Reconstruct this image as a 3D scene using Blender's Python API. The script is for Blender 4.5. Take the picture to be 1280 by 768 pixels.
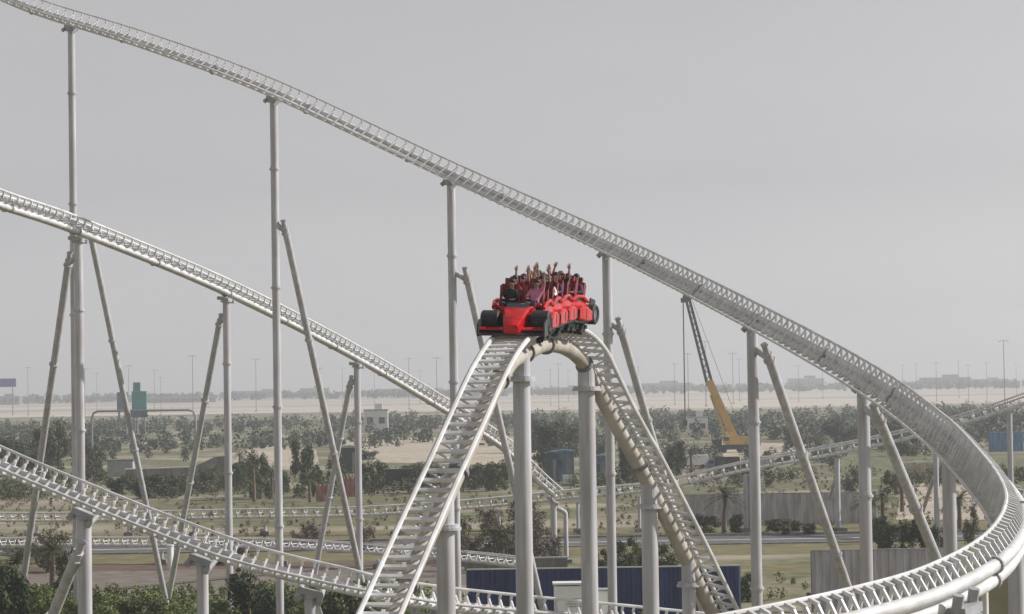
import bpy, bmesh, math, random
from mathutils import Vector, Matrix, noise
random.seed(7)
R = math.radians
for o in list(bpy.data.objects): bpy.data.objects.remove(o)
S = bpy.context.scene
COL = S.collection

# ------------------------------------------------------------------ camera, sky, sun, exposure
FPX, EYE = 3000.0, 16.0
cam_d = bpy.data.cameras.new('camera'); cam = bpy.data.objects.new('camera', cam_d); COL.objects.link(cam)
cam_d.sensor_width = 36.0; cam_d.lens = FPX / 1280 * 36
cam_d.clip_start = 0.5; cam_d.clip_end = 60000
CR = Matrix.Rotation(R(90 + 1.79), 3, 'X') @ Matrix.Rotation(R(-0.9), 3, 'Z')
cam.matrix_world = Matrix.Translation((0, 0, EYE)) @ CR.to_4x4()
S.camera = cam
SUN_AZ, SUN_EL = 81, 33          # azimuth clockwise from the view direction, elevation
W = bpy.data.worlds.new('World'); S.world = W; W.use_nodes = True
nt = W.node_tree; nt.nodes.clear()
sky = nt.nodes.new('ShaderNodeTexSky'); sky.sky_type = 'NISHITA'; sky.sun_disc = False
sky.sun_elevation = R(SUN_EL); sky.sun_rotation = R(SUN_AZ); sky.air_density = 1.0; sky.dust_density = 0.4; sky.ozone_density = 1.0
hs = nt.nodes.new('ShaderNodeHueSaturation'); hs.inputs['Saturation'].default_value = 0.03
bg = nt.nodes.new('ShaderNodeBackground'); bg.inputs['Strength'].default_value = 0.097
wo = nt.nodes.new('ShaderNodeOutputWorld')
nt.links.new(sky.outputs[0], hs.inputs['Color']); tn = nt.nodes.new('ShaderNodeMix'); tn.data_type = 'RGBA'; tn.blend_type = 'MULTIPLY'; tn.inputs[0].default_value = 1.0; tn.inputs[7].default_value = (1.0, 0.99, 1.008, 1); nt.links.new(hs.outputs[0], tn.inputs[6]); tc = nt.nodes.new('ShaderNodeTexCoord'); cn = nt.nodes.new('ShaderNodeTexNoise'); cn.inputs['Scale'].default_value = 7; cn.inputs['Detail'].default_value = 4
mp_ = nt.nodes.new('ShaderNodeMapping'); mp_.inputs['Scale'].default_value = (1, 1, 4); nt.links.new(tc.outputs['Generated'], mp_.inputs['Vector']); nt.links.new(mp_.outputs[0], cn.inputs['Vector'])
cr = nt.nodes.new('ShaderNodeValToRGB'); cr.color_ramp.elements[0].position = 0.3; cr.color_ramp.elements[1].position = 0.7; cr.color_ramp.elements[0].color = (0.965, 0.965, 0.975, 1); cr.color_ramp.elements[1].color = (1, 1, 1, 1); nt.links.new(cn.outputs['Fac'], cr.inputs['Fac'])
t2_ = nt.nodes.new('ShaderNodeMix'); t2_.data_type = 'RGBA'; t2_.blend_type = 'MULTIPLY'; t2_.inputs[0].default_value = 1.0; nt.links.new(tn.outputs[2], t2_.inputs[6]); nt.links.new(cr.outputs[0], t2_.inputs[7]); nt.links.new(t2_.outputs[2], bg.inputs['Color'])
nt.links.new(bg.outputs[0], wo.inputs['Surface'])
sd = bpy.data.lights.new('sun', 'SUN'); sd.energy = 5.0; sd.angle = R(0.6); sd.color = (1.0, 0.975, 0.945)
sun = bpy.data.objects.new('sun', sd); COL.objects.link(sun)
sdir = Vector((math.cos(R(SUN_EL)) * math.sin(R(SUN_AZ)), math.cos(R(SUN_EL)) * math.cos(R(SUN_AZ)), math.sin(R(SUN_EL))))
sun.rotation_euler = sdir.to_track_quat('Z', 'Y').to_euler()
S.view_settings.view_transform = 'Standard'; S.view_settings.look = 'None'
S.view_settings.gamma = 1; S.view_settings.exposure = 0.0
HAZE = 0.00032

def P(px, py, d):
    v = CR @ Vector(((px - 640) / FPX, (384 - py) / FPX, -1.0))
    return Vector((0, 0, EYE)) + v * d
def G(px, py, z=0.0):
    v = CR @ Vector(((px - 640) / FPX, (384 - py) / FPX, -1.0))
    return Vector((0, 0, EYE)) + v * ((z - EYE) / v.z)
CRi = CR.inverted()
def proj(w):
    v = CRi @ (w - Vector((0, 0, EYE)))
    return (640 + FPX * v.x / -v.z, 384 - FPX * v.y / -v.z)

# ------------------------------------------------------------------ materials
def mat(name, col, rough=0.6, var=0.15, scale=2.0, metal=0.0, col2=None, bump=0.0, obj_coord=True, detail=4, rib=None, spec=None):
    m = bpy.data.materials.new(name); m.use_nodes = True; n = m.node_tree; b = n.nodes['Principled BSDF']
    b.inputs['Roughness'].default_value = rough; b.inputs['Metallic'].default_value = metal
    if spec is not None: b.inputs['Specular IOR Level'].default_value = spec
    g = n.nodes.new('ShaderNodeNewGeometry')
    t = n.nodes.new('ShaderNodeTexNoise'); t.inputs['Scale'].default_value = scale; t.inputs['Detail'].default_value = detail
    n.links.new(g.outputs['Position'], t.inputs['Vector'])
    r = n.nodes.new('ShaderNodeValToRGB'); r.color_ramp.elements[0].position = 0.35; r.color_ramp.elements[1].position = 0.65
    if col2 is None: col2 = tuple(min(1, c * (1 + var)) for c in col); c1 = tuple(c * (1 - var) for c in col)
    else: c1 = col
    r.color_ramp.elements[0].color = (*c1, 1); r.color_ramp.elements[1].color = (*col2, 1)
    n.links.new(t.outputs['Fac'], r.inputs['Fac']); n.links.new(r.outputs['Color'], b.inputs['Base Color'])
    if bump:
        bp = n.nodes.new('ShaderNodeBump'); bp.inputs['Strength'].default_value = bump; bp.inputs['Distance'].default_value = 0.1
        n.links.new(t.outputs['Fac'], bp.inputs['Height']); n.links.new(bp.outputs[0], b.inputs['Normal'])
    return m
def leaf_mat(name, a, b_, scale=1.5):
    m = mat(name, a, 0.7, col2=b_, scale=scale, spec=0.2)
    return m
def streaks(m, sc=(5, 5, 0.35), amt=0.35):
    n = m.node_tree; b = n.nodes['Principled BSDF']; src = b.inputs['Base Color'].links[0].from_socket
    g = n.nodes.new('ShaderNodeNewGeometry'); mp = n.nodes.new('ShaderNodeMapping'); mp.inputs['Scale'].default_value = sc
    t = n.nodes.new('ShaderNodeTexNoise'); t.inputs['Scale'].default_value = 1; t.inputs['Detail'].default_value = 6
    r = n.nodes.new('ShaderNodeValToRGB'); r.color_ramp.elements[0].position = 0.42; r.color_ramp.elements[1].position = 0.60
    c = 1 - amt; r.color_ramp.elements[0].color = (c, c*0.97, c*0.92, 1); r.color_ramp.elements[1].color = (1, 1, 1, 1)
    x = n.nodes.new('ShaderNodeMix'); x.data_type = 'RGBA'; x.blend_type = 'MULTIPLY'; x.inputs[0].default_value = 1
    n.links.new(g.outputs['Position'], mp.inputs['Vector']); n.links.new(mp.outputs[0], t.inputs['Vector']); n.links.new(t.outputs['Fac'], r.inputs['Fac'])
    n.links.new(src, x.inputs[6]); n.links.new(r.outputs[0], x.inputs[7]); n.links.new(x.outputs[2], b.inputs['Base Color'])
M = dict(
    track=mat('track_white_paint', (0.68, 0.68, 0.69), 0.42, 0.10, 1.2),
    trackdark=mat('weathered_track_paint', (0.36, 0.36, 0.37), 0.5, 0.15, 1.2),
    column=mat('column_grey_paint', (0.50, 0.495, 0.52), 0.42, 0.07, 0.6),
    flange=mat('flange_steel', (0.20, 0.20, 0.20), 0.6, 0.2, 4),
    tan=mat('sand_bounce_spine_paint', (0.45, 0.41, 0.36), 0.5, 0.08, 1),  # warm light reflected off the desert, painted into the spine colour
    red=mat('glossy_red', (0.44, 0.006, 0.010), 0.22, col2=(0.60, 0.010, 0.014), scale=5),
    darkred=mat('dark_red_vinyl', (0.20, 0.012, 0.02), 0.5, 0.2, 6),
    black=mat('black_rubber', (0.018, 0.02, 0.022), 0.7, 0.3, 8),
    carbon=mat('carbon_black', (0.025, 0.028, 0.032), 0.35, 0.2, 8),
    rim=mat('wheel_rim', (0.28, 0.28, 0.29), 0.35, 0.1, 8, metal=0.8),
    skin=mat('skin', (0.34, 0.20, 0.145), 0.6, 0.08, 5),
    skin2=mat('skin_dark', (0.22, 0.13, 0.09), 0.6, 0.08, 5),
    hair=mat('black_hair', (0.018, 0.013, 0.012), 0.6, 0.3, 20),
    brownhair=mat('brown_hair', (0.09, 0.045, 0.025), 0.6, 0.3, 20),
    eye=mat('eye_dark', (0.02, 0.02, 0.02), 0.3, 0.1, 20),
    yellow=mat('crane_yellow', (0.55, 0.34, 0.075), 0.5, 0.12, 0.8),
    jib=mat('crane_grey', (0.06, 0.055, 0.055), 0.6, 0.15, 0.5),
    concrete=mat('concrete', (0.26, 0.255, 0.24), 0.85, 0.14, 0.25),
    whitewall=mat('white_wall', (0.7, 0.7, 0.69), 0.7, 0.05, 0.2),
    bluefence=mat('blue_painted_sheet', (0.022, 0.045, 0.15), 0.5, 0.18, 0.3),
    greyfence=mat('grey_sheet', (0.50, 0.495, 0.525), 0.6, 0.08, 0.3),
    seablue=mat('mid_blue_hoarding', (0.08, 0.22, 0.40), 0.6, 0.12, 0.2),
    slateblue=mat('slate_blue_paint', (0.14, 0.22, 0.32), 0.6, 0.12, 0.5),
    darkteal=mat('dark_teal_paint', (0.03, 0.08, 0.10), 0.6, 0.12, 0.5),
    teal=mat('teal_sign', (0.04, 0.27, 0.27), 0.6, 0.10, 0.3),
    darkblue=mat('navy_sign', (0.05, 0.07, 0.25), 0.6, 0.1, 0.3),
    khaki=mat('khaki_cloth', (0.29, 0.27, 0.17), 0.9, 0.12, 0.6),
    cream=mat('cream_panel', (0.50, 0.46, 0.33), 0.8, 0.1, 0.3),
    dark=mat('dark_void', (0.03, 0.03, 0.035), 0.7, 0.3, 1),
    pink=mat('faded_red_cloth', (0.36, 0.17, 0.15), 0.9, 0.25, 1.2),
    pole=mat('galvanised_pole', (0.22, 0.22, 0.23), 0.6, 0.1, 0.2),
    trunk=mat('bark', (0.14, 0.105, 0.075), 0.9, 0.25, 3),
    glass=mat('dark_window', (0.04, 0.05, 0.06), 0.15, 0.1, 1),
    foam=mat('white_machine_paint', (0.85, 0.85, 0.82), 0.5, 0.06, 1),
    leafg=leaf_mat('leaf_green', (0.038, 0.050, 0.020), (0.12, 0.13, 0.058)),
    leafd=leaf_mat('leaf_dark', (0.030, 0.046, 0.022), (0.085, 0.11, 0.05), 1.0),
    leaff=leaf_mat('leaf_far', (0.040, 0.056, 0.036), (0.10, 0.118, 0.078), 0.08),
    leafb=leaf_mat('leaf_dry', (0.085, 0.070, 0.052), (0.17, 0.15, 0.10), 1.3),
    leafy=leaf_mat('leaf_bright', (0.09, 0.12, 0.035), (0.21, 0.25, 0.085), 0.8),
    asphalt=mat('asphalt', (0.12, 0.118, 0.122), 0.85, 0.08, 0.3),
    line=mat('road_line_paint', (0.6, 0.6, 0.6), 0.7, 0.06, 0.6),
    brick=mat('red_brown_kerb', (0.15, 0.09, 0.075), 0.85, 0.12, 0.6),
    paver=mat('pinkish_gravel', (0.20, 0.165, 0.14), 0.95, 0.12, 0.5),
    strip=mat('dry_yellow_grass', (0.19, 0.165, 0.07), 0.95, 0.2, 0.35, col2=None),
    lot=mat('bare_sand', (0.50, 0.43, 0.34), 0.95, 0.08, 0.06),
)

streaks(M['red'], (4, 4, 9), 0.12); streaks(M['column'], amt=0.18); streaks(M['track'], (2, 2, 2), 0.14); streaks(M['tan'], (2, 2, 1), 0.18)
for k_ in ('bluefence', 'greyfence', 'seablue', 'slateblue', 'concrete', 'cream'): streaks(M[k_], (1.6, 1.6, 0.3), 0.30)
for k_ in ('strip', 'paver', 'lot', 'asphalt', 'brick'): streaks(M[k_], (0.5, 1.4, 1), 0.35)
# ------------------------------------------------------------------ mesh helpers
class MB:
    def __init__(s): s.v = []; s.f = []; s.mi = []
    def add(s, vs, fs, mi=0):
        k = len(s.v); s.v += [Vector(v) for v in vs]; s.f += [tuple(i + k for i in f) for f in fs]; s.mi += [mi] * len(fs)
    def box(s, c, size, rot=None, mi=0):
        x, y, z = [a / 2 for a in size]; c = Vector(c)
        vs = [Vector((i, j, k)) for i in (-x, x) for j in (-y, y) for k in (-z, z)]
        if rot is not None: vs = [rot @ v for v in vs]
        s.add([c + v for v in vs], [(0,1,3,2),(4,6,7,5),(0,4,5,1),(2,3,7,6),(0,2,6,4),(1,5,7,3)], mi)
    def bar(s, a, b, w, h=None, up=(0, 0, 1), mi=0):
        a, b = Vector(a), Vector(b); h = h or w; t = (b - a)
        L = t.length
        if L < 1e-6: return
        t.normalize(); up = Vector(up)
        if abs(t.dot(up)) > 0.98: up = Vector((0, 1, 0))
        x = t.cross(up).normalized(); z = x.cross(t)
        rot = Matrix((x, t, z)).transposed()
        s.box((a + b) / 2, (w, L, h), rot, mi)
    def tube(s, pts, rad, n=10, cap=True, mi=0, frames=None):
        pts = [Vector(p) for p in pts]; k = len(pts)
        rad = rad if isinstance(rad, (list, tuple)) else [rad] * k
        vs = []; prev = None
        for i, p in enumerate(pts):
            t = (pts[min(i + 1, k - 1)] - pts[max(i - 1, 0)]).normalized()
            if prev is None:
                u = Vector((0, 0, 1)) if abs(t.z) < 0.9 else Vector((1, 0, 0))
                x = t.cross(u).normalized()
            else: x = (prev - t * prev.dot(t)).normalized()
            prev = x; y = t.cross(x)
            for j in range(n):
                a = 2 * math.pi * j / n; vs.append(p + (x * math.cos(a) + y * math.sin(a)) * rad[i])
        fs = [(i*n+j, i*n+(j+1) % n, (i+1)*n+(j+1) % n, (i+1)*n+j) for i in range(k-1) for j in range(n)]
        if cap: fs += [tuple(range(n-1, -1, -1)), tuple((k-1)*n + j for j in range(n))]
        s.add(vs, fs, mi)
    def prism(s, prof, a, b, axis='x', mi=0):
        # prof: list of (p,q) in the plane normal to axis
        def mk(p, q, w): return {'x': (w, p, q), 'y': (p, w, q), 'z': (p, q, w)}[axis]
        n = len(prof)
        vs = [mk(p, q, a) for p, q in prof] + [mk(p, q, b) for p, q in prof]
        s.add(vs, [(i, (i+1) % n, n+(i+1) % n, n+i) for i in range(n)] + [tuple(range(n-1, -1, -1)), tuple(range(n, 2*n))], mi)
    def ball(s, c, r, seg=10, rings=7, mi=0):
        r = Vector(r) if hasattr(r, '__len__') else Vector((r, r, r)); c = Vector(c)
        vs = [c + Vector((0, 0, r.z))]
        for i in range(1, rings):
            t = math.pi * i / rings
            for j in range(seg):
                a = 2 * math.pi * j / seg
                vs.append(c + Vector((r.x*math.sin(t)*math.cos(a), r.y*math.sin(t)*math.sin(a), r.z*math.cos(t))))
        vs.append(c - Vector((0, 0, r.z)))
        fs = [(0, 1+j, 1+(j+1) % seg) for j in range(seg)]
        for i in range(rings-2):
            for j in range(seg):
                fs.append((1+i*seg+j, 1+(i+1)*seg+j, 1+(i+1)*seg+(j+1) % seg, 1+i*seg+(j+1) % seg))
        L = len(vs)-1; b = 1+(rings-2)*seg
        fs += [(L, b+(j+1) % seg, b+j) for j in range(seg)]
        s.add(vs, fs, mi)
    def mesh(s, name, mats, smooth=False):
        me = bpy.data.meshes.new(name); me.from_pydata([tuple(v) for v in s.v], [], s.f)
        mats = mats if isinstance(mats, (list, tuple)) else [mats]
        for m in mats: me.materials.append(m)
        if len(mats) > 1: me.polygons.foreach_set('material_index', s.mi)
        me.update()
        bm = bmesh.new(); bm.from_mesh(me); bmesh.ops.recalc_face_normals(bm, faces=bm.faces); bm.to_mesh(me); bm.free()
        if smooth:
            me.polygons.foreach_set('use_smooth', [True] * len(me.polygons))
            try: me.set_sharp_from_angle(angle=R(40))
            except Exception: pass
        return me
    def build(s, name, mats, parent=None, smooth=False):
        return link(name, s.mesh(name, mats, smooth), parent)
def link(name, data, parent=None, mw=None):
    o = bpy.data.objects.new(name, data); COL.objects.link(o)
    if parent: o.parent = parent
    if mw is not None: o.matrix_local = mw
    return o
def tag(o, label=None, cat=None, group=None, kind=None):
    if label: o['label'] = label
    if cat: o['category'] = cat
    if group: o['group'] = group
    if kind: o['kind'] = kind
    return o
def empty(name, loc, label, cat, group=None, rz=0):
    o = bpy.data.objects.new(name, None); COL.objects.link(o); o.location = loc; o.rotation_euler = (0, 0, rz)
    return tag(o, label, cat, group)
def sheet(name, pts, z, m, label=None):
    b = MB(); b.add([(p[0], p[1], z) for p in pts], [tuple(range(len(pts)))])
    return tag(b.build(name, m), kind='structure')

# ------------------------------------------------------------------ the ground and haze
def ground_mat():
    m = bpy.data.materials.new('desert_ground'); m.use_nodes = True; n = m.node_tree; b = n.nodes['Principled BSDF']
    b.inputs['Roughness'].default_value = 0.95; b.inputs['Specular IOR Level'].default_value = 0.1
    g = n.nodes.new('ShaderNodeNewGeometry')
    def nz(scale, sx=1.0, sy=1.0, det=5):
        mp = n.nodes.new('ShaderNodeMapping'); mp.inputs['Scale'].default_value = (sx, sy, 1)
        n.links.new(g.outputs['Position'], mp.inputs['Vector'])
        t = n.nodes.new('ShaderNodeTexNoise'); t.inputs['Scale'].default_value = scale; t.inputs['Detail'].default_value = det
        n.links.new(mp.outputs[0], t.inputs['Vector']); return t
    def ramp(src, a, b_, p0, p1):
        r = n.nodes.new('ShaderNodeValToRGB'); e = r.color_ramp.elements
        e[0].position = p0; e[1].position = p1; e[0].color = (*a, 1); e[1].color = (*b_, 1)
        n.links.new(src, r.inputs['Fac']); return r
    def mix(f, a, b_):
        x = n.nodes.new('ShaderNodeMix'); x.data_type = 'RGBA'
        n.links.new(f, x.inputs[0]); n.links.new(a, x.inputs[6]); n.links.new(b_, x.inputs[7]); return x.outputs[2]
    sand = ramp(nz(0.05, 1, 0.5).outputs['Fac'], (0.25, 0.215, 0.165), (0.36, 0.31, 0.24), 0.35, 0.65)
    scrub = ramp(nz(0.6, 1, 0.7, 8).outputs['Fac'], (0.075, 0.09, 0.042), (0.23, 0.215, 0.13), 0.3, 0.7)
    patch = ramp(nz(0.035, 0.6, 1.0, 6).outputs['Fac'], (0, 0, 0), (1, 1, 1), 0.50, 0.60)
    near = mix(patch.outputs['Color'], scrub.outputs['Color'], sand.outputs['Color'])
    # far flat: pale bare sand with long thin streaks of scrub
    streak = ramp(nz(0.004, 0.35, 1.6, 5).outputs['Fac'], (1, 1, 1), (0, 0, 0), 0.36, 0.46)
    fsand = ramp(nz(0.003, 0.5, 1.5).outputs['Fac'], (0.42, 0.37, 0.31), (0.56, 0.51, 0.44), 0.35, 0.65)
    fscr = ramp(nz(0.02).outputs['Fac'], (0.13, 0.13, 0.09), (0.24, 0.22, 0.16), 0.35, 0.65)
    far = mix(streak.outputs['Color'], fsand.outputs['Color'], fscr.outputs['Color'])
    sep = n.nodes.new('ShaderNodeSeparateXYZ'); n.links.new(g.outputs['Position'], sep.inputs[0])
    wv = n.nodes.new('ShaderNodeMath'); wv.operation = 'MULTIPLY_ADD'; wv.inputs[1].default_value = 500
    n.links.new(nz(0.006).outputs['Fac'], wv.inputs[0]); n.links.new(sep.outputs['Y'], wv.inputs[2])
    mr = n.nodes.new('ShaderNodeMapRange'); mr.inputs['From Min'].default_value = 1450; mr.inputs['From Max'].default_value = 1560
    n.links.new(wv.outputs[0], mr.inputs['Value'])
    out = mix(mr.outputs[0], near, far); n.links.new(out, b.inputs['Base Color']); return m
b = MB(); ys = [-60, 30, 100, 200, 320, 500, 800, 1300, 2500, 6000, 14000, 26000]
xs = [-9000, -2500, -600, -150, 0, 150, 600, 2500, 9000]
vs = [(x, y, 0) for y in ys for x in xs]; nx = len(xs)
b.add(vs, [(j*nx+i, j*nx+i+1, (j+1)*nx+i+1, (j+1)*nx+i) for j in range(len(ys)-1) for i in range(nx-1)])
tag(b.build('ground', ground_mat()), kind='structure')

hz = MB(); hz.box((0, 12900, 27), (19000, 26300, 56))
hm = bpy.data.materials.new('haze_air'); hm.use_nodes = True; hn = hm.node_tree; hn.nodes.clear()
pv = hn.nodes.new('ShaderNodeVolumePrincipled'); pv.inputs['Color'].default_value = (0.93, 0.945, 0.97, 1); pv.inputs['Density'].default_value = HAZE
pv.inputs['Anisotropy'].default_value = 0.2
ho = hn.nodes.new('ShaderNodeOutputMaterial'); hn.links.new(pv.outputs[0], ho.inputs['Volume'])
tag(hz.build('haze', hm), kind='stuff', label='pale desert haze fading the far flat land')

def band(name, y0, y1, x0, x1, z, m, wob=0.0):
    n = 24; pts = []
    for i in range(n + 1):
        x = x0 + (x1 - x0) * i / n; pts.append((x, y0 + wob * noise.noise(Vector((x * .07, y0, 0)))))
    for i in range(n, -1, -1):
        x = x0 + (x1 - x0) * i / n; pts.append((x, y1 + wob * noise.noise(Vector((x * .07, y1, 3)))))
    return sheet(name, pts, z, m)
# service road across the middle distance with kerbs, verges and gravel
band('road', 233, 245, -75, 75, 0.012, M['asphalt'])
band('road_marking', 238.6, 239.2, -75, 75, 0.016, M['line'])
band('verge', 218, 231.6, -75, 75, 0.008, M['strip'], 1.2)
band('gravel_path', 190, 211, -75, -3, 0.008, M['paver'], 2.0)
band('grass_strip', 196, 207, 9, 60, 0.008, M['strip'], 1.5)
band('upper_verge', 246.3, 262, -80, 80, 0.008, M['strip'], 2)
k = MB(); k.box((0, 232.3, 0.07), (150, 0.6, 0.14)); tag(k.build('kerb', M['concrete']), kind='structure')
k = MB(); k.box((0, 245.6, 0.10), (150, 0.5, 0.2)); tag(k.build('kerb', M['concrete']), kind='structure')
band('brick_path', 211, 217, -75, -3, 0.012, M['brick'])
def lot(name, pix, z, m): return sheet(name, [G(*p) for p in pix], z, m)
lot('sand_lot', [(455, 578), (640, 582), (690, 590), (700, 562), (650, 547), (470, 547), (420, 552)], 0.02, M['lot'])
lot('sand_lot', [(270, 590), (400, 586), (395, 562), (330, 556), (280, 570)], 0.02, M['lot'])
lot('sand_lot', [(905, 574), (1010, 576), (1020, 555), (900, 553)], 0.02, M['lot'])
lot('sand_lot', [(1120, 650), (1250, 650), (1245, 590), (1130, 590)], 0.02, M['lot'])

# ------------------------------------------------------------------ coaster track
def catmull(pts, sub=24):
    out = []; n = len(pts)
    for i in range(n - 1):
        p0, p1, p2, p3 = pts[max(i-1, 0)], pts[i], pts[i+1], pts[min(i+2, n-1)]
        for k in range(sub):
            t = k / sub
            out.append([0.5*((2*p1[j]) + (-p0[j]+p2[j])*t + (2*p0[j]-5*p1[j]+4*p2[j]-p3[j])*t*t + (-p0[j]+3*p1[j]-3*p2[j]+p3[j])*t**3) for j in range(len(p1))])
    out.append(list(pts[-1])); return out
CHX = 0.19
class Path:
    def __init__(s, ctrl, step):
        pts = [(*P(c[0], c[1], c[2]), c[3]) for c in ctrl]
        # smooth control depths by working in world space
        dense = catmull(pts)
        acc = [0]
        for i in range(1, len(dense)): acc.append(acc[-1] + (Vector(dense[i][:3]) - Vector(dense[i-1][:3])).length)
        s.L = acc[-1]; s.n = int(s.L / step); s.step = s.L / s.n; s.p = []; s.bank = []
        j = 0
        for i in range(s.n + 1):
            d = i * s.step
            while j < len(acc) - 2 and acc[j+1] < d: j += 1
            t = (d - acc[j]) / max(1e-9, acc[j+1] - acc[j]); a, b_ = dense[j], dense[j+1]
            s.p.append(Vector([a[q] + (b_[q]-a[q])*t for q in range(3)])); s.bank.append(a[3] + (b_[3]-a[3])*t)
        s.T = []; s.U = []; s.Rt = []
        for i in range(s.n + 1):
            t = (s.p[min(i+1, s.n)] - s.p[max(i-1, 0)]).normalized()
            r = t.cross(Vector((0, 0, 1))).normalized(); u = r.cross(t); b_ = R(s.bank[i])
            s.T.append(t); s.U.append(u*math.cos(b_) + r*math.sin(b_)); s.Rt.append(r*math.cos(b_) - u*math.sin(b_))
    def off(s, i, x, z): return s.p[i] + s.Rt[i]*x + s.U[i]*z
    def mw(s, i, z=0.0):
        m = Matrix((s.Rt[i], s.T[i], s.U[i])).transposed().to_4x4(); m.translation = s.p[i] + s.U[i]*z; return m
    def at(s, d):
        f = max(0, min(s.n - 1e-6, d / s.step)); i = int(f); t = f - i
        p = s.p[i].lerp(s.p[i+1], t); u = s.U[i].lerp(s.U[i+1], t).normalized(); T = s.T[i].lerp(s.T[i+1], t).normalized()
        return p, T, u
def tie_mesh(kind, g, depth, w):
    b = MB(); h = g/2
    if kind == 'double':
        dz = depth*0.45
        b.box((0, 0, -dz), (g*0.96, w*1.0, 0.07))
        for s in (-1, 1):
            b.bar((s*h, 0, -0.02), (s*h*0.94, 0, -dz-0.03), w*1.15, 0.09)
            b.bar((s*h*0.90, 0, -dz), (s*CHX, 0, -depth), w*0.9, 0.08)

    else:
        b.box((0, 0, -0.07), (g, w*1.5, 0.07))
        for s in (-1, 1): b.bar((s*h*0.96, 0, -0.08), (s*0.10, 0, -depth+0.03), w*0.55, 0.05)
        b.box((0.03, w*1.3, -0.05), (0.09, w*1.6, 0.02))
    return b.mesh('crosstie', M['track'])
def make_track(label, ctrl, kind='double', gauge=1.2, depth=0.72, step=0.5, tie_every=1.0, rail_r=0.065, chord_r=0.15, tie_w=0.09, flange_every=9.0, group='roller coaster tracks', mats=('track', 'track', 'track')):
    pa = Path(ctrl, step)
    root = empty('coaster_track', pa.p[0], label, 'roller coaster track', group); root.location = (0, 0, 0)
    root.location = (pa.p[0].x, pa.p[0].y, 0); off = -root.location.copy()
    def part(mb, name, m, smooth=False):
        mb.v = [v + off for v in mb.v]; return mb.build(name, m, root, smooth)
    for s in (-1, 1):
        b = MB(); b.tube([pa.off(i, s*gauge/2, 0) for i in range(pa.n+1)], rail_r, 8); part(b, 'rail', M[mats[0]], True)
    if kind == 'double':
        for s in (-1, 1):
            b = MB(); b.tube([pa.off(i, s*CHX, -depth) for i in range(pa.n+1)], chord_r, 12); part(b, 'spine_tube', M[mats[1]], True)
    else:
        b = MB(); b.tube([pa.off(i, 0, -depth-chord_r*0.6) for i in range(pa.n+1)], chord_r, 16); part(b, 'spine_tube', M[mats[1]], True)
    me = tie_mesh(kind, gauge, depth, tie_w); me.materials[0] = M[mats[2]]
    ta, tb = tie_every if isinstance(tie_every, tuple) else (tie_every, tie_every); tie_every = ta; idx = []; dd = ta/2; ds = []
    while dd < pa.L:
        ds.append(dd); f = min(1, max(0, (dd/pa.L - 0.64)/0.18)); dd += ta + (tb - ta)*f
    for dd in ds:
        p, T, u = pa.at(dd); r = T.cross(u).normalized(); u = r.cross(T)
        m = Matrix((r, T, u)).transposed().to_4x4(); m.translation = p + off
        px, py = proj(p); vis = -40 < px < 1320 and -40 < py < 808
        idx.append((0 if vis else 1, p.length, m))
    idx.sort(key=lambda a: (a[0], a[1]))
    for a in idx[:100]: link('crosstie', me, root, a[2])
    rest = idx[100:]
    if rest:
        b = MB(); fs = [tuple(p.vertices) for p in me.polygons]
        for a in rest: b.add([a[2] @ v.co for v in me.vertices], fs)
        tag(b.build('crosstie', M[mats[2]], root), kind='stuff')
    if kind == 'double':   # lattice web between the two tubes
        b = MB(); st = max(2, int(tie_every / pa.step)); vs = []; fs = []; q = 0
        for i in range(0, pa.n + 1):
            w_ = 0.17 if (i // max(1, st // 2)) % 2 else 0.03
            for x_, z_ in ((-w_, 0.02), (w_, 0.02), (w_, -0.02), (-w_, -0.02)): vs.append(pa.off(i, x_, -depth + z_))
            if i: fs += [((i-1)*4+k_, (i-1)*4+(k_+1) % 4, i*4+(k_+1) % 4, i*4+k_) for k_ in range(4)]
        b.add(vs, fs)
        part(b, 'lattice_web', M[mats[1]])
    # bolted flange joints
    nf = int(pa.L / flange_every)
    for q in range(1, nf):
        i = int(q * flange_every / pa.step); b = MB()
        offs = [(-CHX, -depth), (CHX, -depth)] if kind == 'double' else [(0, -depth-chord_r*0.6)]
        for (x, z) in offs:
            c = pa.off(i, x, z); b.tube([c - pa.T[i]*0.06, c + pa.T[i]*0.06], chord_r*1.32, 14)
        part(b, 'joint_flange', M['flange'] if kind != 'double' else M['trackdark'], False)
    return pa, root

trackA, _ = make_track('high grey track sweeping from the top left corner into the curve at right',
    [(-60, -42, 168, 34), (35, 2, 164, 36), (180, 48, 158, 38), (340, 108, 151, 40), (565, 214, 142, 44), (757, 302, 128, 47), (940, 394, 107, 50), (1080, 472, 93, 56),
     (1166, 535, 83, 62), (1212, 582, 75, 68), (1244, 626, 67, 74), (1250, 662, 61.5, 77), (1220, 704, 57.5, 78), (1146, 743, 54.5, 77), (1050, 771, 52, 76), (945, 794, 50, 75), (825, 818, 48, 74)],
    tie_every=(0.76, 0.40), step=0.32, gauge=1.18, depth=0.58, chord_r=0.165, rail_r=0.058, flange_every=8.6, tie_w=0.07)
trackB, _ = make_track('white track descending behind the tall columns from the left edge towards the middle',
    [(-80, 208, 133, 8), (0, 240, 140, 8), (100, 275, 150, 8), (280, 350, 165, 8), (440, 432, 185, 8), (555, 500, 200, 8), (625, 545, 210, 8), (660, 577, 214, 6), (699, 612, 216, 4)],
    tie_every=0.9, step=0.45, gauge=1.25, depth=0.78, chord_r=0.19, rail_r=0.075)
trackE, _ = make_track('second low white track just below the far low track at the left',
    [(-60, 674, 224, 0), (120, 672, 220, 0), (330, 674, 215, 0), (480, 682, 208, 0), (600, 692, 203, 0), (660, 699, 200, 0)],
    tie_every=0.95, step=0.48, gauge=1.25, depth=0.7, chord_r=0.15, rail_r=0.075, tie_w=0.14)
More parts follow.
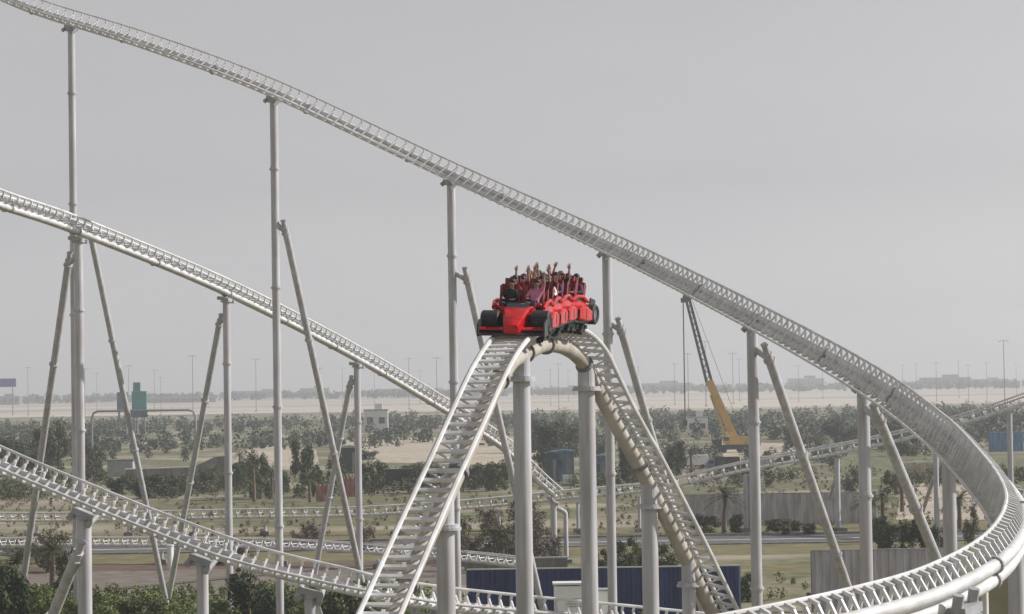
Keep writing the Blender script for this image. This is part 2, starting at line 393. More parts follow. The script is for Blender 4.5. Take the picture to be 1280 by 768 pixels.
trackC, _ = make_track('low track in the left foreground crossing in front of the tall column feet',
    [(-60, 545, 92, 36), (0, 572, 91, 36), (100, 614, 90, 36), (200, 654, 89, 36), (300, 690, 88, 38), (400, 715, 88, 36), (460, 728, 88, 34), (540, 742, 89, 34), (640, 753, 90, 32), (760, 764, 91, 30), (900, 778, 92, 30)],
    tie_every=0.44, step=0.22, gauge=1.0, depth=0.48, chord_r=0.11, rail_r=0.06, tie_w=0.065)
trackD, _ = make_track('low white track running across the far middle ground and rising at the right',
    [(-60, 641, 262, -2), (100, 641, 260, -2), (300, 637, 258, -2), (450, 634, 256, -2), (600, 624, 255, 0), (720, 612, 254, 0), (820, 602, 252, 5), (930, 578, 250, 8), (1070, 552, 248, 10), (1180, 526, 246, 14), (1280, 494, 243, 18), (1360, 462, 240, 20)],
    tie_every=1.25, step=0.6, gauge=1.3, depth=0.85, chord_r=0.15, rail_r=0.09, tie_w=0.16)
trackF, rootF = make_track('steep ladder-like white track humping over under the red train in the middle',
    [(444, 830, 55.8, 0), (474, 768, 57.8, 0), (525, 652, 60.6, 0), (576, 540, 63, 0), (611, 464, 65, 0), (634, 428, 66.6, 0), (649, 418, 68.4, 2), (665, 411, 71, 3), (683, 405.5, 73.7, 4), (710, 411, 76.0, 4), (739, 434, 77.3, 5), (768, 482, 78.0, 6), (812, 560, 78.6, 8), (853, 640, 79.2, 8), (902, 740, 80.0, 8), (943, 822, 80.6, 8)],
    kind='single', tie_every=0.36, step=0.18, gauge=1.06, depth=0.50, chord_r=0.23, rail_r=0.075, tie_w=0.07, flange_every=4.2, mats=('track', 'tan', 'track'))

# ------------------------------------------------------------------ supports
def support(px, path, depth_off, label, r=0.25, brace=None, side=0, rings=7.5, rng=None, head=True, brace_r=None, group='coaster support columns'):
    best = None; lo, hi = rng or (0, path.n)
    for i in range(lo, min(hi, path.n) + 1):
        c = path.off(i, side, -depth_off); d = abs(proj(c)[0] - px)
        if best is None or d < best[0]: best = (d, i, c)
    _, i, top = best
    base = Vector((top.x, top.y, 0)); root = empty('support_column', base, label, 'support column', group)
    H = top.z
    b = MB(); b.tube([(0, 0, 0), (0, 0, H - 0.35)], r, 20); b.build('column', M['column'], root, True)
    b = MB(); b.tube([(0, 0, 0), (0, 0, 0.45)], r*1.9, 16); b.box((0, 0, 0.22), (r*6, r*6, 0.35)); b.build('footing', M['concrete'], root)
    z = H - rings * 0.62
    while z > 1.5:
        b = MB(); b.tube([(0, 0, z-0.05), (0, 0, z+0.05)], r*1.32, 18); b.tube([(0, 0, z-0.14), (0, 0, z+0.14)], r*1.1, 18); b.build('collar', M['column'], root)
        z -= rings
    if head == 'ring':
        b = MB(); b.tube([(0, 0, H-0.75), (0, 0, H-0.68)], r*1.75, 24); b.tube([(0, 0, H-0.68), (0, 0, H-0.60)], r*1.6, 24); b.tube([(0, 0, H-0.62), (0, 0, H+0.05)], r*1.02, 20); b.build('capital', M['column'], root, False)
    elif head:
        rt, T = path.Rt[i], path.T[i]; hz_ = Vector((rt.x, rt.y, 0)).normalized()
        b = MB(); b.tube([(0, 0, H-0.42), (0, 0, H-0.30)], r*1.55, 18)
        b.bar(Vector((0, 0, H-0.22)) - T*0.45, Vector((0, 0, H-0.22)) + T*0.45, 0.5, 0.22)
        for s in (-1, 1):
            b.tube([Vector((0, 0, H-0.25)) + T*0.4*s - rt*0.45, Vector((0, 0, H-0.25)) + T*0.4*s + rt*0.45], 0.13, 10)
        b.build('saddle', M['trackdark'], root)
    if brace:
        A = P(*brace[0]); B = P(*brace[1])
        B = A + (B - A) * (A.z / (A.z - B.z))     # run the line on down to the ground
        A_, B_ = A - base, B - base; br = brace_r or r*0.85
        b = MB(); b.tube([A_, B_], br, 18); b.build('brace', M['column'], root, True)
        t = (A_ - B_).normalized(); L = (A_ - B_).length
        b = MB()
        for q in (0.30, 0.62):
            c = A_ - t * L * q * 0.9; b.tube([c - t*0.06, c + t*0.06], br*1.35, 16)
        b.build('brace_collar', M['column'], root)
        # gusset that ties the brace head into the column
        b = MB(); hub = Vector((0, 0, A_.z + 0.3)); b.tube([A_ - t*0.3, hub], br*0.75, 12); b.tube([A_ - t*0.45, A_ - t*0.35], br*1.3, 14); b.tube([A_ - t*0.2, A_ + t*0.55], br*0.7, 12); b.box(A_ + t*0.5, (br*1.5, br*1.5, 0.08))
        b.build('brace_head', M['column'], root, True)
    return root
AD = 0.80
support(90, trackA, AD, 'leftmost tall column, reaching the high track at the top left corner', 0.24, ((113, 292, 161), (165, 545, 168), 1), rng=(0, 140))
support(340, trackA, AD, 'tall column with brace meeting the high track left of the red train, second from left', 0.25, ((356, 285, 151.5), (405, 510, 158), 1), rng=(0, 300))
support(565, trackA, AD, 'tall column just left of the red train under the high track', 0.25, ((583, 345, 142.5), (632, 560, 147), 1), rng=(0, 300))
support(757, trackA, AD, 'tall column just right of the red train under the high track', 0.25, ((775, 408, 129), (822, 570, 134), 1), rng=(0, 300))
support(941, trackA, AD, 'column under the high track just right of the yellow crane', 0.25, ((959, 442, 108), (1010, 590, 112), 1), rng=(0, 300))
support(1077, trackA, AD, 'column in front of the grey corrugated fence under the high track', 0.25, ((1096, 518, 94), (1135, 612, 97), 1), rng=(0, 320))
support(1186, trackA, AD, 'column rising into the dark underside of the curve at the right', 0.24, ((1208, 582, 83.5), (1240, 645, 85.5), 1), rng=(0, 400))
nA = trackA.n
support(1203, trackA, 0.9, 'short column holding the bright lower side of the curve at the bottom right', 0.26, rng=(int(nA*0.84), nA))
support(1268, trackA, 0.9, 'column at the right edge under the outermost bend of the curve', 0.24, rng=(int(nA*0.7), nA))
BD = 1.0
support(97, trackB, BD, 'grey column carrying the white descending track at the far left, with left leaning leg', 0.27, ((86, 325, 151), (47, 600, 160), 1), rng=(0, 200))
support(282, trackB, BD, 'second column of the white descending track, with left leaning leg', 0.25, ((275, 400, 166), (238, 600, 174), 1), rng=(0, 220))
support(445, trackB, BD, 'third column of the white descending track, beside the dark shed', 0.26, ((438, 478, 186), (408, 640, 190), 1), rng=(0, 260))
support(697, trackB, BD, 'short white column at the far bend of the descending track', 0.30, rng=(int(trackB.n*0.85), trackB.n), rings=30)
t1 = P(707, 640, 212); o = empty('bracket_post', (t1.x, t1.y, 0), 'slender white post beside the short column at the end of the descending track', 'post'); b = MB(); b.tube([(-0.75, 0, t1.z+0.35), (-0.1, 0, t1.z), (0, 0, t1.z-0.15), (0, 0, 0)], 0.2, 12); b.build('tube', M['column'], o, True); b = MB(); b.box((0, 0, 0.15), (1.0, 1.0, 0.3)); b.build('footing', M['concrete'], o)
for px, t in ((60, 'left leaning leg'), (205, 'second column'), (350, 'second tall column'), (470, 'ladder-like track foot')): support(px, trackE, 0.9, 'stubby post of the second low track by the ' + t, 0.15, rings=30, head=False, group='posts of the second low track')
CD = 0.8
support(108, trackC, CD, 'thick foreground column under the low track at the left', 0.25, ((98, 690, 90), (74, 750, 91.5), 1), rings=12)
support(250, trackC, CD, 'foreground column under the low track between the two leaning legs', 0.22, rings=12)
def pier(px, label):
    rt = support(px, trackC, CD, label, 0.21, rings=30)
    h = 7.0
    for ch in rt.children:
        if ch.name.startswith('column'): h = max(v.co.z for v in ch.data.vertices)
    b = MB(); b.prism([(0.2, h-0.1), (0.26, h-0.1), (1.1, h-2.6), (1.1, 0.0), (0.2, 0.0)], -0.05, 0.05, 'y'); b.build('gusset_plate', M['track'], rt)
pier(391, 'foreground pier with triangular gusset left of the ladder-like track')
pier(528, 'foreground pier with triangular gusset just right of the ladder-like track foot')
FD = 0.64
lF = int(trackF.n*0.48)
support(556, trackF, FD, 'thick column under the lower half of the ladder-like track', 0.24, rng=(0, lF), rings=14, head='ring')
support(651, trackF, FD, 'thick column directly below the front of the red train', 0.25, rng=(0, lF+40), rings=16, head='ring')
support(733, trackF, FD, 'thick column with round capital below the back of the red train', 0.27, rng=(lF, trackF.n), rings=16, head='ring')
support(812, trackF, FD, 'thick column under the middle of the downhill slope right of the train', 0.27, rng=(lF, trackF.n), rings=16, head='ring')
support(860, trackF, FD, 'shortest thick column under the downhill slope, in front of the blue fence', 0.23, rng=(lF, trackF.n), rings=16, head='ring')
for px, t in ((45, 'left edge'), (160, 'leaning leg'), (245, 'second column'), (330, 'tall column'), (395, 'pink cloths'), (500, 'dark truck'), (620, 'dry shrubs'), (720, 'slate blue kiosk'), (800, 'thick slope column')):
    support(px, trackD, 1.0, 'short post of the far low track near the ' + t, 0.16, rings=30, head=False, group='posts of the far low track')
for px, t in ((929, 'behind the crane side column'), (941, 'at the palm tree'), (1045, 'before the far corrugated wall'), (1168, 'beside the cream gate'), (1262, 'below the blue hoarding')):
    support(px, trackD, 1.0, 'white post of the rising far track ' + t, 0.28, rings=30, head=False, group='posts of the far low track')
b = MB(); 
o = empty('support_strut', G(1150, 650), 'thin leaning white strut beside the cream gate', 'strut', 'small leaning struts')
A_ = P(1167, 598, 246) - o.location; b = MB(); b.tube([A_, (0, 0, 0)], 0.22, 12); b.build('strut_tube', M['column'], o, True)
b = MB(); b.box((0, 0, 0.15), (1.2, 1.2, 0.3)); b.build('footing', M['concrete'], o)
o = empty('support_strut', G(1031, 646), 'thin leaning white strut before the far corrugated wall', 'strut', 'small leaning struts')
A_ = P(1044, 600, 249) - o.location; b = MB(); b.tube([A_, (0, 0, 0)], 0.20, 12); b.build('strut_tube', M['column'], o, True)
b = MB(); b.box((0, 0, 0.15), (1.2, 1.2, 0.3)); b.build('footing', M['concrete'], o)

# ------------------------------------------------------------------ the red train
bi = min(range(trackF.n//2 + 40), key=lambda i: abs(trackF.off(i, 0, 0).y - P(649, 418, 68.1).y))
s0 = bi * trackF.step
def train_frame(d):
    p, T, u = trackF.at(s0 + d); y = -T; x = y.cross(u).normalized(); u = x.cross(y)
    m = Matrix((x, y, u)).transposed().to_4x4(); m.translation = p; return m
CARL, NCAR = 1.98, 4
train = empty('coaster_train', Vector((trackF.p[bi].x, trackF.p[bi].y, 0)), 'red open roller coaster train shaped like a racing car, cresting the white hump', 'roller coaster train')
train.location = trackF.p[bi]
TI = Matrix.Translation(-trackF.p[bi])
def wheel(parent, name, c, r, w, mw=None, rimm=True):
    b = MB(); c = Vector(c)
    prof = [(-w/2, r*0.86), (-w/2+0.04, r), (w/2-0.04, r), (w/2, r*0.86)]
    n = 20; vs = []; fs = []
    rings_ = [(-w/2+0.02, r*0.55)] + prof + [(w/2-0.02, r*0.55)]
    for (x, rr) in rings_:
        for j in range(n):
            a = 2*math.pi*j/n; vs.append(c + Vector((x, rr*math.cos(a), rr*math.sin(a))))
    for i in range(len(rings_)-1):
        for j in range(n): fs.append((i*n+j, i*n+(j+1) % n, (i+1)*n+(j+1) % n, (i+1)*n+j))
    b.add(vs, fs); t = b.build(name, M['black'], parent, True)
    if rimm:
        b = MB(); b.tube([c - Vector((w/2-0.04, 0, 0)), c + Vector((w/2-0.04, 0, 0))], r*0.56, 16)
        rr = b.build('rim', M['rim'], t if t.parent is train else parent)
    return t
def loft(secs, name, m, parent, n=None):
    # secs: list of (y, [(x,z)...])
    b = MB(); n = len(secs[0][1]); vs = []
    for (y, pr) in secs: vs += [(x, y, z) for x, z in pr]
    fs = [(i*n+j, i*n+(j+1) % n, (i+1)*n+(j+1) % n, (i+1)*n+j) for i in range(len(secs)-1) for j in range(n)]
    fs += [tuple(range(n)), tuple((len(secs)-1)*n+j for j in range(n))]
    b.add(vs, fs); return b.build(name, m, parent, True)
def sec(w, z0, z1, ch=0.12): return [(-w, z0+ch), (-w, z1-ch), (-w+ch, z1), (w-ch, z1), (w, z1-ch), (w, z0+ch), (w-ch, z0), (-w+ch, z0)]
seats = []
for c in range(NCAR):
    m = TI @ train_frame(c*CARL + CARL/2)
    car = bpy.data.objects.new('car', None); COL.objects.link(car); car.parent = train; car.matrix_local = m
    L = CARL/2 - 0.06
    loft([(-L, sec(0.78, 0.15, 0.70, .07)), (-L*0.6, sec(0.82, 0.12, 0.76, .07)), (L*0.3, sec(0.83, 0.12, 0.78, .07)), (L, sec(0.76, 0.15, 0.70, .07))], 'tub', M['red'], car)
    for s in (-1, 1):   # side pods with a dark intake and cockpit side rails
        loft([(-L*0.9, sec(0.10, 0.20, 0.50, .04)), (-L*0.3, sec(0.14, 0.16, 0.60, .05)), (L*0.5, sec(0.13, 0.16, 0.62, .05)), (L*0.75, sec(0.09, 0.2, 0.5, .03))], 'side_pod', M['red'], car).location = (s*0.86, 0, 0)
        b = MB(); b.box((s*0.87, L*0.76, 0.38), (0.17, 0.04, 0.22)); b.build('air_intake', M['carbon'], car)
        b = MB(); b.tube([(s*0.74, -L*0.95, 0.80), (s*0.76, -L*0.2, 0.93), (s*0.76, L*0.5, 0.90), (s*0.72, L*0.97, 0.76)], 0.055, 8); b.build('cockpit_rim', M['red'], car, True)
    for row in (0, 1):
        yy = 0.46 - row*0.96
        for s in (-1, 1):
            st = MB(); x = s*0.36
            st.box((x, yy-0.05, 0.62), (0.50, 0.55, 0.14)); rot = Matrix.Rotation(R(14), 3, 'X')
            st.box((x, yy-0.36, 1.02), (0.50, 0.14, 0.75), rot); st.box((x, yy-0.44, 1.44), (0.30, 0.14, 0.22), rot)
            for q in (-1, 1): st.box((x+q*0.235, yy-0.28, 1.02), (0.07, 0.26, 0.66), rot)
            st.build('seat', M['darkred'], car)
            lb = MB(); lb.tube([(x-0.2, yy-0.2, 0.75), (x-0.2, yy+0.16, 0.86), (x+0.2, yy+0.16, 0.86), (x+0.2, yy-0.2, 0.75)], 0.045, 8); lb.build('lap_bar', M['carbon'], car, True)
            seats.append((car, c, row, s, (x, yy)))
    # running gear around the rails
    for s in (-1, 1):
        for yy in ((L*0.55, -L*0.55) if c in (0, NCAR-1) else (-L*0.75,)):
            bgy = MB(); bgy.box((s*0.60, yy, 0.06), (0.20, 0.62, 0.14)); bgy.box((s*0.70, yy, -0.06), (0.06, 0.50, 0.22))
            for q in (-0.2, 0.2):
                bgy.tube([(s*0.52, yy+q, 0.13), (s*0.64, yy+q, 0.13)], 0.11, 12)
                bgy.tube([(s*0.50, yy+q, -0.17), (s*0.64, yy+q, -0.17)], 0.08, 12)
                bgy.tube([(s*0.72, yy+q, -0.06), (s*0.72, yy+q, 0.06)], 0.09, 12)
            bgy.build('wheel_carrier', M['black'], car)
    for s in (-1, 1):
        b = MB(); b.box((s*0.80, 0, 0.14), (0.10, L*1.9, 0.10)); b.build('skirt', M['carbon'], car)
        for yy in (L*0.1,): b = MB(); b.box((s*1.0, yy, 0.40), (0.012, 0.02, 0.30)); b.build('panel_gap', M['dark'], car)
        b = MB(); b.box((s*0.66, 0, 0.82), (0.10, L*1.7, 0.12)); b.build('side_padding', M['carbon'], car)
    b = MB(); b.bar((0, L-0.1, 0.1), (0, L+0.25, 0.1), 0.12, 0.12); b.build('coupler', M['carbon'], car)
# racing nose, front wing and tyres on the leading car
m0 = TI @ train_frame(0)
nose = bpy.data.objects.new('nose_section', None); COL.objects.link(nose); nose.parent = train; nose.matrix_local = m0
loft([(-0.15, sec(0.50, 0.15, 0.82, .07)), (0.15, sec(0.38, 0.14, 0.78, .06)), (0.50, sec(0.32, 0.12, 0.66, .05)), (0.90, sec(0.26, 0.10, 0.50, .05)), (1.15, sec(0.20, 0.12, 0.36, .04))], 'nose_cone', M['red'], nose)
b = MB(); b.prism([(-0.10, 0.02), (0.30, -0.02), (0.30, 0.02), (-0.10, 0.10)], -0.94, 0.94, 'x'); w_ = b.build('front_wing', M['carbon'], nose); w_.location = (0, 0.85, 0.08)
b = MB(); b.prism([(-0.06, 0.14), (0.10, 0.10), (0.10, 0.13), (-0.06, 0.18)], -0.92, 0.92, 'x'); w_ = b.build('wing_flap', M['red'], nose); w_.location = (0, 0.8, 0.10)
for s in (-1, 1):
    b = MB(); b.prism([(-0.3, 0.0), (0.34, 0.0), (0.34, 0.34), (0.0, 0.46), (-0.3, 0.46)], s*0.94-0.02, s*0.94+0.02, 'x'); w_ = b.build('end_plate', M['carbon'], nose); w_.location = (0, 0.82, 0.04)
    wheel(nose, 'front_tyre', (s*0.72, 0.25, 0.40), 0.32, 0.52)
    for zz in (0.32, 0.5):
        b = MB(); b.tube([(s*0.28, 0.3, zz), (s*0.62, 0.25, zz-0.02)], 0.025, 8); b.tube([(s*0.28, 0.05, zz), (s*0.62, 0.25, zz-0.02)], 0.025, 8); b.build('suspension_arm', M['carbon'], nose)
    b = MB(); b.tube([(s*0.40, -0.02, 0.72), (s*0.58, 0.02, 0.84)], 0.02, 6); b.ball((s*0.62, 0.02, 0.86), (0.09, 0.05, 0.06)); b.build('mirror', M['red'], nose, True)
b = MB(); b.prism([(-0.15, 0.80), (0.10, 0.78), (-0.05, 0.88), (-0.2, 0.90)], -0.30, 0.30, 'x'); b.build('windscreen', M['glass'], nose)
b = MB(); b.tube([(-0.46, 0.35, 0.16), (0, 0.42, 0.14), (0.46, 0.35, 0.16)], 0.06, 8); b.build('axle_beam', M['carbon'], nose, True)
mr_ = TI @ train_frame(NCAR*CARL)
tail = bpy.data.objects.new('tail_section', None); COL.objects.link(tail); tail.parent = train; tail.matrix_local = mr_
loft([(0.15, sec(0.5, 0.15, 0.7)), (-0.3, sec(0.32, 0.15, 0.6)), (-0.6, sec(0.16, 0.2, 0.45, .06))], 'tail_cone', M['red'], tail)
for s in (-1, 1):
    wheel(tail, 'rear_tyre', (s*0.80, -0.02, 0.46), 0.32, 0.36)
    b = MB(); b.prism([(-0.75, 0.55), (-0.3, 0.55), (-0.3, 1.02), (-0.75, 1.02)], s*0.62-0.02, s*0.62+0.02, 'x'); b.build('end_plate', M['carbon'], tail)
b = MB(); b.prism([(-0.70, 0.96), (-0.34, 0.90), (-0.34, 0.94), (-0.70, 1.0)], -0.60, 0.60, 'x'); b.build('rear_wing', M['red'], tail)
b = MB(); b.bar((0, -0.35, 0.55), (0, -0.5, 0.93), 0.05, 0.2); b.build('wing_strut', M['carbon'], tail)

# ------------------------------------------------------------------ riders
def rider_meshes(pose, skinm):
    # skinned skeleton: x right, y forward, z up, hips at origin
    V = []; E = []; Rr = []
    def v(p, r, par=None):
        V.append(p); Rr.append(r); k = len(V)-1
        if par is not None: E.append((par, k))
        return k
    pel = v((0, 0, 0), 0.135); ab = v((0, -0.04, 0.16), 0.125, pel); ch = v((0, -0.09, 0.36), 0.15, ab); nk0 = v((0, -0.10, 0.50), 0.07, ch); nk = v((0, -0.08, 0.57), 0.055, nk0)
    h1 = v((0, -0.055, 0.65), 0.085, nk); v((0, -0.06, 0.745), 0.095, h1)
    hands = []
    for s in (-1, 1):
        sh = v((s*0.17, -0.10, 0.45), 0.065, ch)
        up = pose[0] if s < 0 else pose[1]
        if up == 'up': el = v((s*0.25, -0.02, 0.73), 0.045, sh); w = v((s*0.22, 0.02, 0.95), 0.030, el); d = Vector((s*-0.02, 0.02, 0.1)).normalized()
        elif up == 'wide': el = v((s*0.31, -0.02, 0.66), 0.045, sh); w = v((s*0.36, 0.04, 0.90), 0.030, el); d = Vector((s*0.03, 0.03, 0.1)).normalized()
        else: el = v((s*0.25, 0.02, 0.24), 0.045, sh); w = v((s*0.15, 0.24, 0.21), 0.030, el); d = Vector((-s*0.2, 0.9, 0.0)).normalized()
        hands.append((Vector(V[w]), d, s))
        hip = v((s*0.10, 0.06, -0.01), 0.095, pel); kn = v((s*0.13, 0.45, 0.06), 0.065, hip); an = v((s*0.13, 0.56, -0.32), 0.045, kn); v((s*0.13, 0.69, -0.36), 0.038, an)
    me = bpy.data.meshes.new('person'); me.from_pydata(V, E, []); o = bpy.data.objects.new('tmp', me); COL.objects.link(o)
    md = o.modifiers.new('s', 'SKIN')
    for i, sv in enumerate(me.skin_vertices[0].data): sv.radius = (Rr[i], Rr[i]); sv.use_root = (i == 0)
    ss = o.modifiers.new('u', 'SUBSURF'); ss.levels = 2; ss.render_levels = 2
    dg = bpy.context.evaluated_depsgraph_get(); ev = o.evaluated_get(dg); mm = bpy.data.meshes.new_from_object(ev)
    bpy.data.objects.remove(o)
    b = MB(); b.add([x.co for x in mm.vertices], [tuple(p.vertices) for p in mm.polygons], 0)
    top_faces = len(b.f)
    # clothing zones are a child; here skin everywhere, then head details
    b.ball((0, 0.035, 0.70), (0.016, 0.022, 0.026), 6, 5)                       # nose
    for s in (-1, 1):
        b.ball((s*0.034, 0.028, 0.722), 0.012, 6, 5, mi=1); b.ball((s*0.092, -0.055, 0.70), (0.014, 0.028, 0.035), 6, 5)
    b.box((0, 0.036, 0.662), (0.05, 0.01, 0.012), mi=2)
    for (w, d, s) in hands:
        side = d.cross(Vector((0, 1, 0))).normalized() if abs(d.y) < .8 else Vector((1, 0, 0))
        b.bar(w - d*0.02, w + d*0.085, 0.075, 0.03, up=d.cross(side))
        for q, ln in enumerate((0.062, 0.078, 0.084, 0.076)):
            a = w + d*0.08 + side*(q-1.5)*0.021
            b.tube([a, a + d*ln*0.55 + side*(q-1.5)*0.004, a + d*ln + side*(q-1.5)*0.006 + d.cross(side)*0.015], [0.010, 0.009, 0.006], 6)
        a = w + d*0.02 - side*0.035
        b.tube([a, a + d*0.03 - side*0.025, a + d*0.06 - side*0.032], [0.012, 0.011, 0.008], 6)
    body = b.mesh('person', [skinm, M['eye'], M['pink']], True)
    # shirt: copy of the torso/upper-arm surface pushed out a little; trousers likewise
    def garment(test, name):
        bm = bmesh.new(); bm.from_mesh(mm); bm.normal_update()
        bmesh.ops.delete(bm, geom=[f for f in bm.faces if not test(f.calc_center_median())], context='FACES')
        for vv in bm.verts: vv.co += vv.normal * 0.014
        g = bpy.data.meshes.new(name); bm.to_mesh(g); bm.free(); g.polygons.foreach_set('use_smooth', [True]*len(g.polygons)); return g
    shirt = garment(lambda c: c.z > 0.02 and c.z < 0.68 and c.y < 0.16 and (c.z < 0.53 or abs(c.x) > 0.13), 'shirt')
    pants = garment(lambda c: c.z < 0.16 and c.z > -0.30 and (c.y > 0.02 or c.z < 0.03) and not (c.y > 0.1 and c.z > 0.155), 'trousers')
    return body, shirt, pants
def hair_mesh(long):
    b = MB(); b.ball((0, -0.088, 0.755), (0.104, 0.100, 0.098), 14, 9)
    if long: b.tube([(0, -0.12, 0.74), (0, -0.16, 0.62), (0, -0.17, 0.48)], [0.09, 0.085, 0.04], 10)
    return b.mesh('hair', M['hair'], True)
poses = [('up', 'up'), ('wide', 'up'), ('up', 'down'), ('down', 'down'), ('wide', 'wide')]
RM = [rider_meshes(p, M['skin']) for p in poses]; HM = [hair_mesh(False), hair_mesh(True)]
cols = [('black', (0.02, 0.02, 0.025)), ('maroon', (0.14, 0.02, 0.03)), ('white', (0.7, 0.7, 0.68)), ('dark red', (0.25, 0.02, 0.03)), ('grey', (0.15, 0.15, 0.16)), ('pink', (0.55, 0.2, 0.3)), ('beige', (0.42, 0.33, 0.24)), ('dark purple', (0.07, 0.03, 0.08))]
CM = {n: mat(n.replace(' ', '_') + '_cloth', c, 0.9, 0.12, 8) for n, c in cols}; pantm = mat('dark_denim', (0.03, 0.035, 0.05), 0.9, 0.2, 8)
plan = [(2, 'pink'), (3, 'black'), (0, 'maroon'), (3, 'dark red'), (4, 'black'), (2, 'maroon'), (3, 'white'), (0, 'black'), (3, 'dark purple'), (2, 'white'), (0, 'black'), (3, 'beige'), (3, 'maroon'), (2, 'dark red'), (3, 'dark purple'), (3, 'black')]
ordn = ['front', 'second', 'third', 'fourth', 'fifth', 'sixth', 'seventh', 'rearmost']
ptext = ['both arms raised', 'arms flung up and out', 'one arm raised', 'hands on the lap bar', 'both arms spread wide overhead']
bpy.context.view_layer.update()
for k, (car, c, row, s, (x, yy)) in enumerate(seats):
    pi, cn = plan[k % len(plan)]
    mw = train.matrix_world @ car.matrix_local if False else Matrix.Translation(trackF.p[bi]) @ car.matrix_local
    m = mw @ Matrix.Translation((x, yy - 0.10, 0.80)) @ Matrix.Rotation(random.uniform(-0.35, 0.35), 4, 'Z') @ Matrix.Rotation(random.uniform(-0.14, 0.14), 4, 'Y') @ Matrix.Rotation(random.uniform(-0.10, 0.14), 4, 'X') @ Matrix.Scale(random.uniform(0.90, 1.04), 4)
    body, shirt, pants = RM[pi]
    lab = 'train rider in %s, %s row, %s seat as seen, %s' % (cn, ordn[c*2+row], 'left' if s > 0 else 'right', ptext[pi])
    o = link('person', body, None); o.matrix_world = m; tag(o, lab, 'person', 'riders on the red train')
    if s < 0: pass
    sh = shirt.copy(); sh.materials.clear(); sh.materials.append(CM[cn]); link('shirt', sh, o)
    pn = pants.copy(); pn.materials.clear(); pn.materials.append(pantm); link('trousers', pn, o)
    link('hair', HM[random.random() < 0.4], o)

# ------------------------------------------------------------------ crane
def crane():
    d = 520; base = G(917, 566); base.z = 0
    o = empty('mobile_crane', base, 'yellow mobile crane with a raised lattice-tipped boom behind the tracks', 'crane')
    pp = lambda px, py, dd=0: P(px, py, base.y + dd) - base
    b = MB(); b.box((0, 0, 1.2), (9.5, 3, 1.0)); b.box((-3.6, 0, 2.2), (2.0, 2.6, 1.4)); b.build('carrier', M['dark'], o)
    for x in (-3.6, -2.2, 1.4, 2.8, 4.0):
        for s in (-1, 1):
            b = MB(); b.tube([(x, s*1.2, 0.65), (x, s*1.6, 0.65)], 0.65, 16); b.build('wheel', M['black'], o)
    b = MB(); b.box((0.8, 0, 2.6), (5.2, 2.6, 1.6)); b.box((3.6, 0, 2.5), (1.6, 2.8, 1.8)); b.build('superstructure', M['yellow'], o)
    b = MB(); b.box((-1.6, -1.0, 2.7), (1.4, 1.0, 1.6)); cb = b.build('cab', M['yellow'], o)
    b = MB(); b.box((-1.6, -1.52, 3.0), (1.1, 0.03, 0.8)); b.build('window', M['glass'], cb)
    A, B_, C_ = pp(922, 556), pp(886, 476), pp(859, 372)
    t = (B_-A).normalized(); sd_ = Vector((t.z, 0, -t.x))
    b = MB(); b.bar(A, B_, 1.6, 1.5, up=(0, 1, 0)); b.build('boom_base', M['yellow'], o)
    b = MB(); b.bar(A - sd_*1.9, B_ - sd_*0.9 - t*3, 0.5, 0.5, up=(0, 1, 0)); b.build('luffing_cylinder', M['yellow'], o)
    t2 = (C_-B_).normalized(); s2 = Vector((t2.z, 0, -t2.x)); L = (C_-B_).length; J = MB()
    for q in (-1, 1):
        for y in (-0.5, 0.5): J.bar(B_ - t2*1 + s2*q*0.55 + Vector((0, y, 0)), C_ + s2*q*0.35 + Vector((0, y*0.5, 0)), 0.45, 0.45)
    n = 14
    for i in range(n):
        a = B_ + t2*L*i/n; c2 = B_ + t2*L*(i+1)/n; q = 1 if i % 2 else -1; J.bar(a + s2*q*0.55, c2 - s2*q*0.5, 0.16, 0.16)
    J.build('jib', M['jib'], o)
    b = MB(); b.tube([C_ + Vector((0, -0.4, 0)), C_ + Vector((0, 0.4, 0))], 1.0, 16); b.box(C_ + Vector((-0.8, 0, -0.6)), (1.2, 0.7, 1.0)); b.build('boom_head', M['jib'], o)
    b = MB(); e = C_ + Vector((-0.9, 0, 0)); b.tube([e, Vector((e.x, 0, 7))], 0.14, 6); b.build('hoist_rope', M['jib'], o)
    b = MB(); b.box((e.x, 0, 6.6), (0.9, 0.5, 1.2)); b.tube([(e.x, 0, 6.0), (e.x+0.3, 0, 5.6), (e.x, 0, 5.3), (e.x-0.3, 0, 5.5)], 0.1, 6); b.build('hook_block', M['jib'], o)
    b = MB(); b.tube([C_ + Vector((0.7, 0, 0.4)), A + Vector((1.6, 0, 0.6))], 0.05, 5); b.build('pendant_rope', M['jib'], o)
crane()

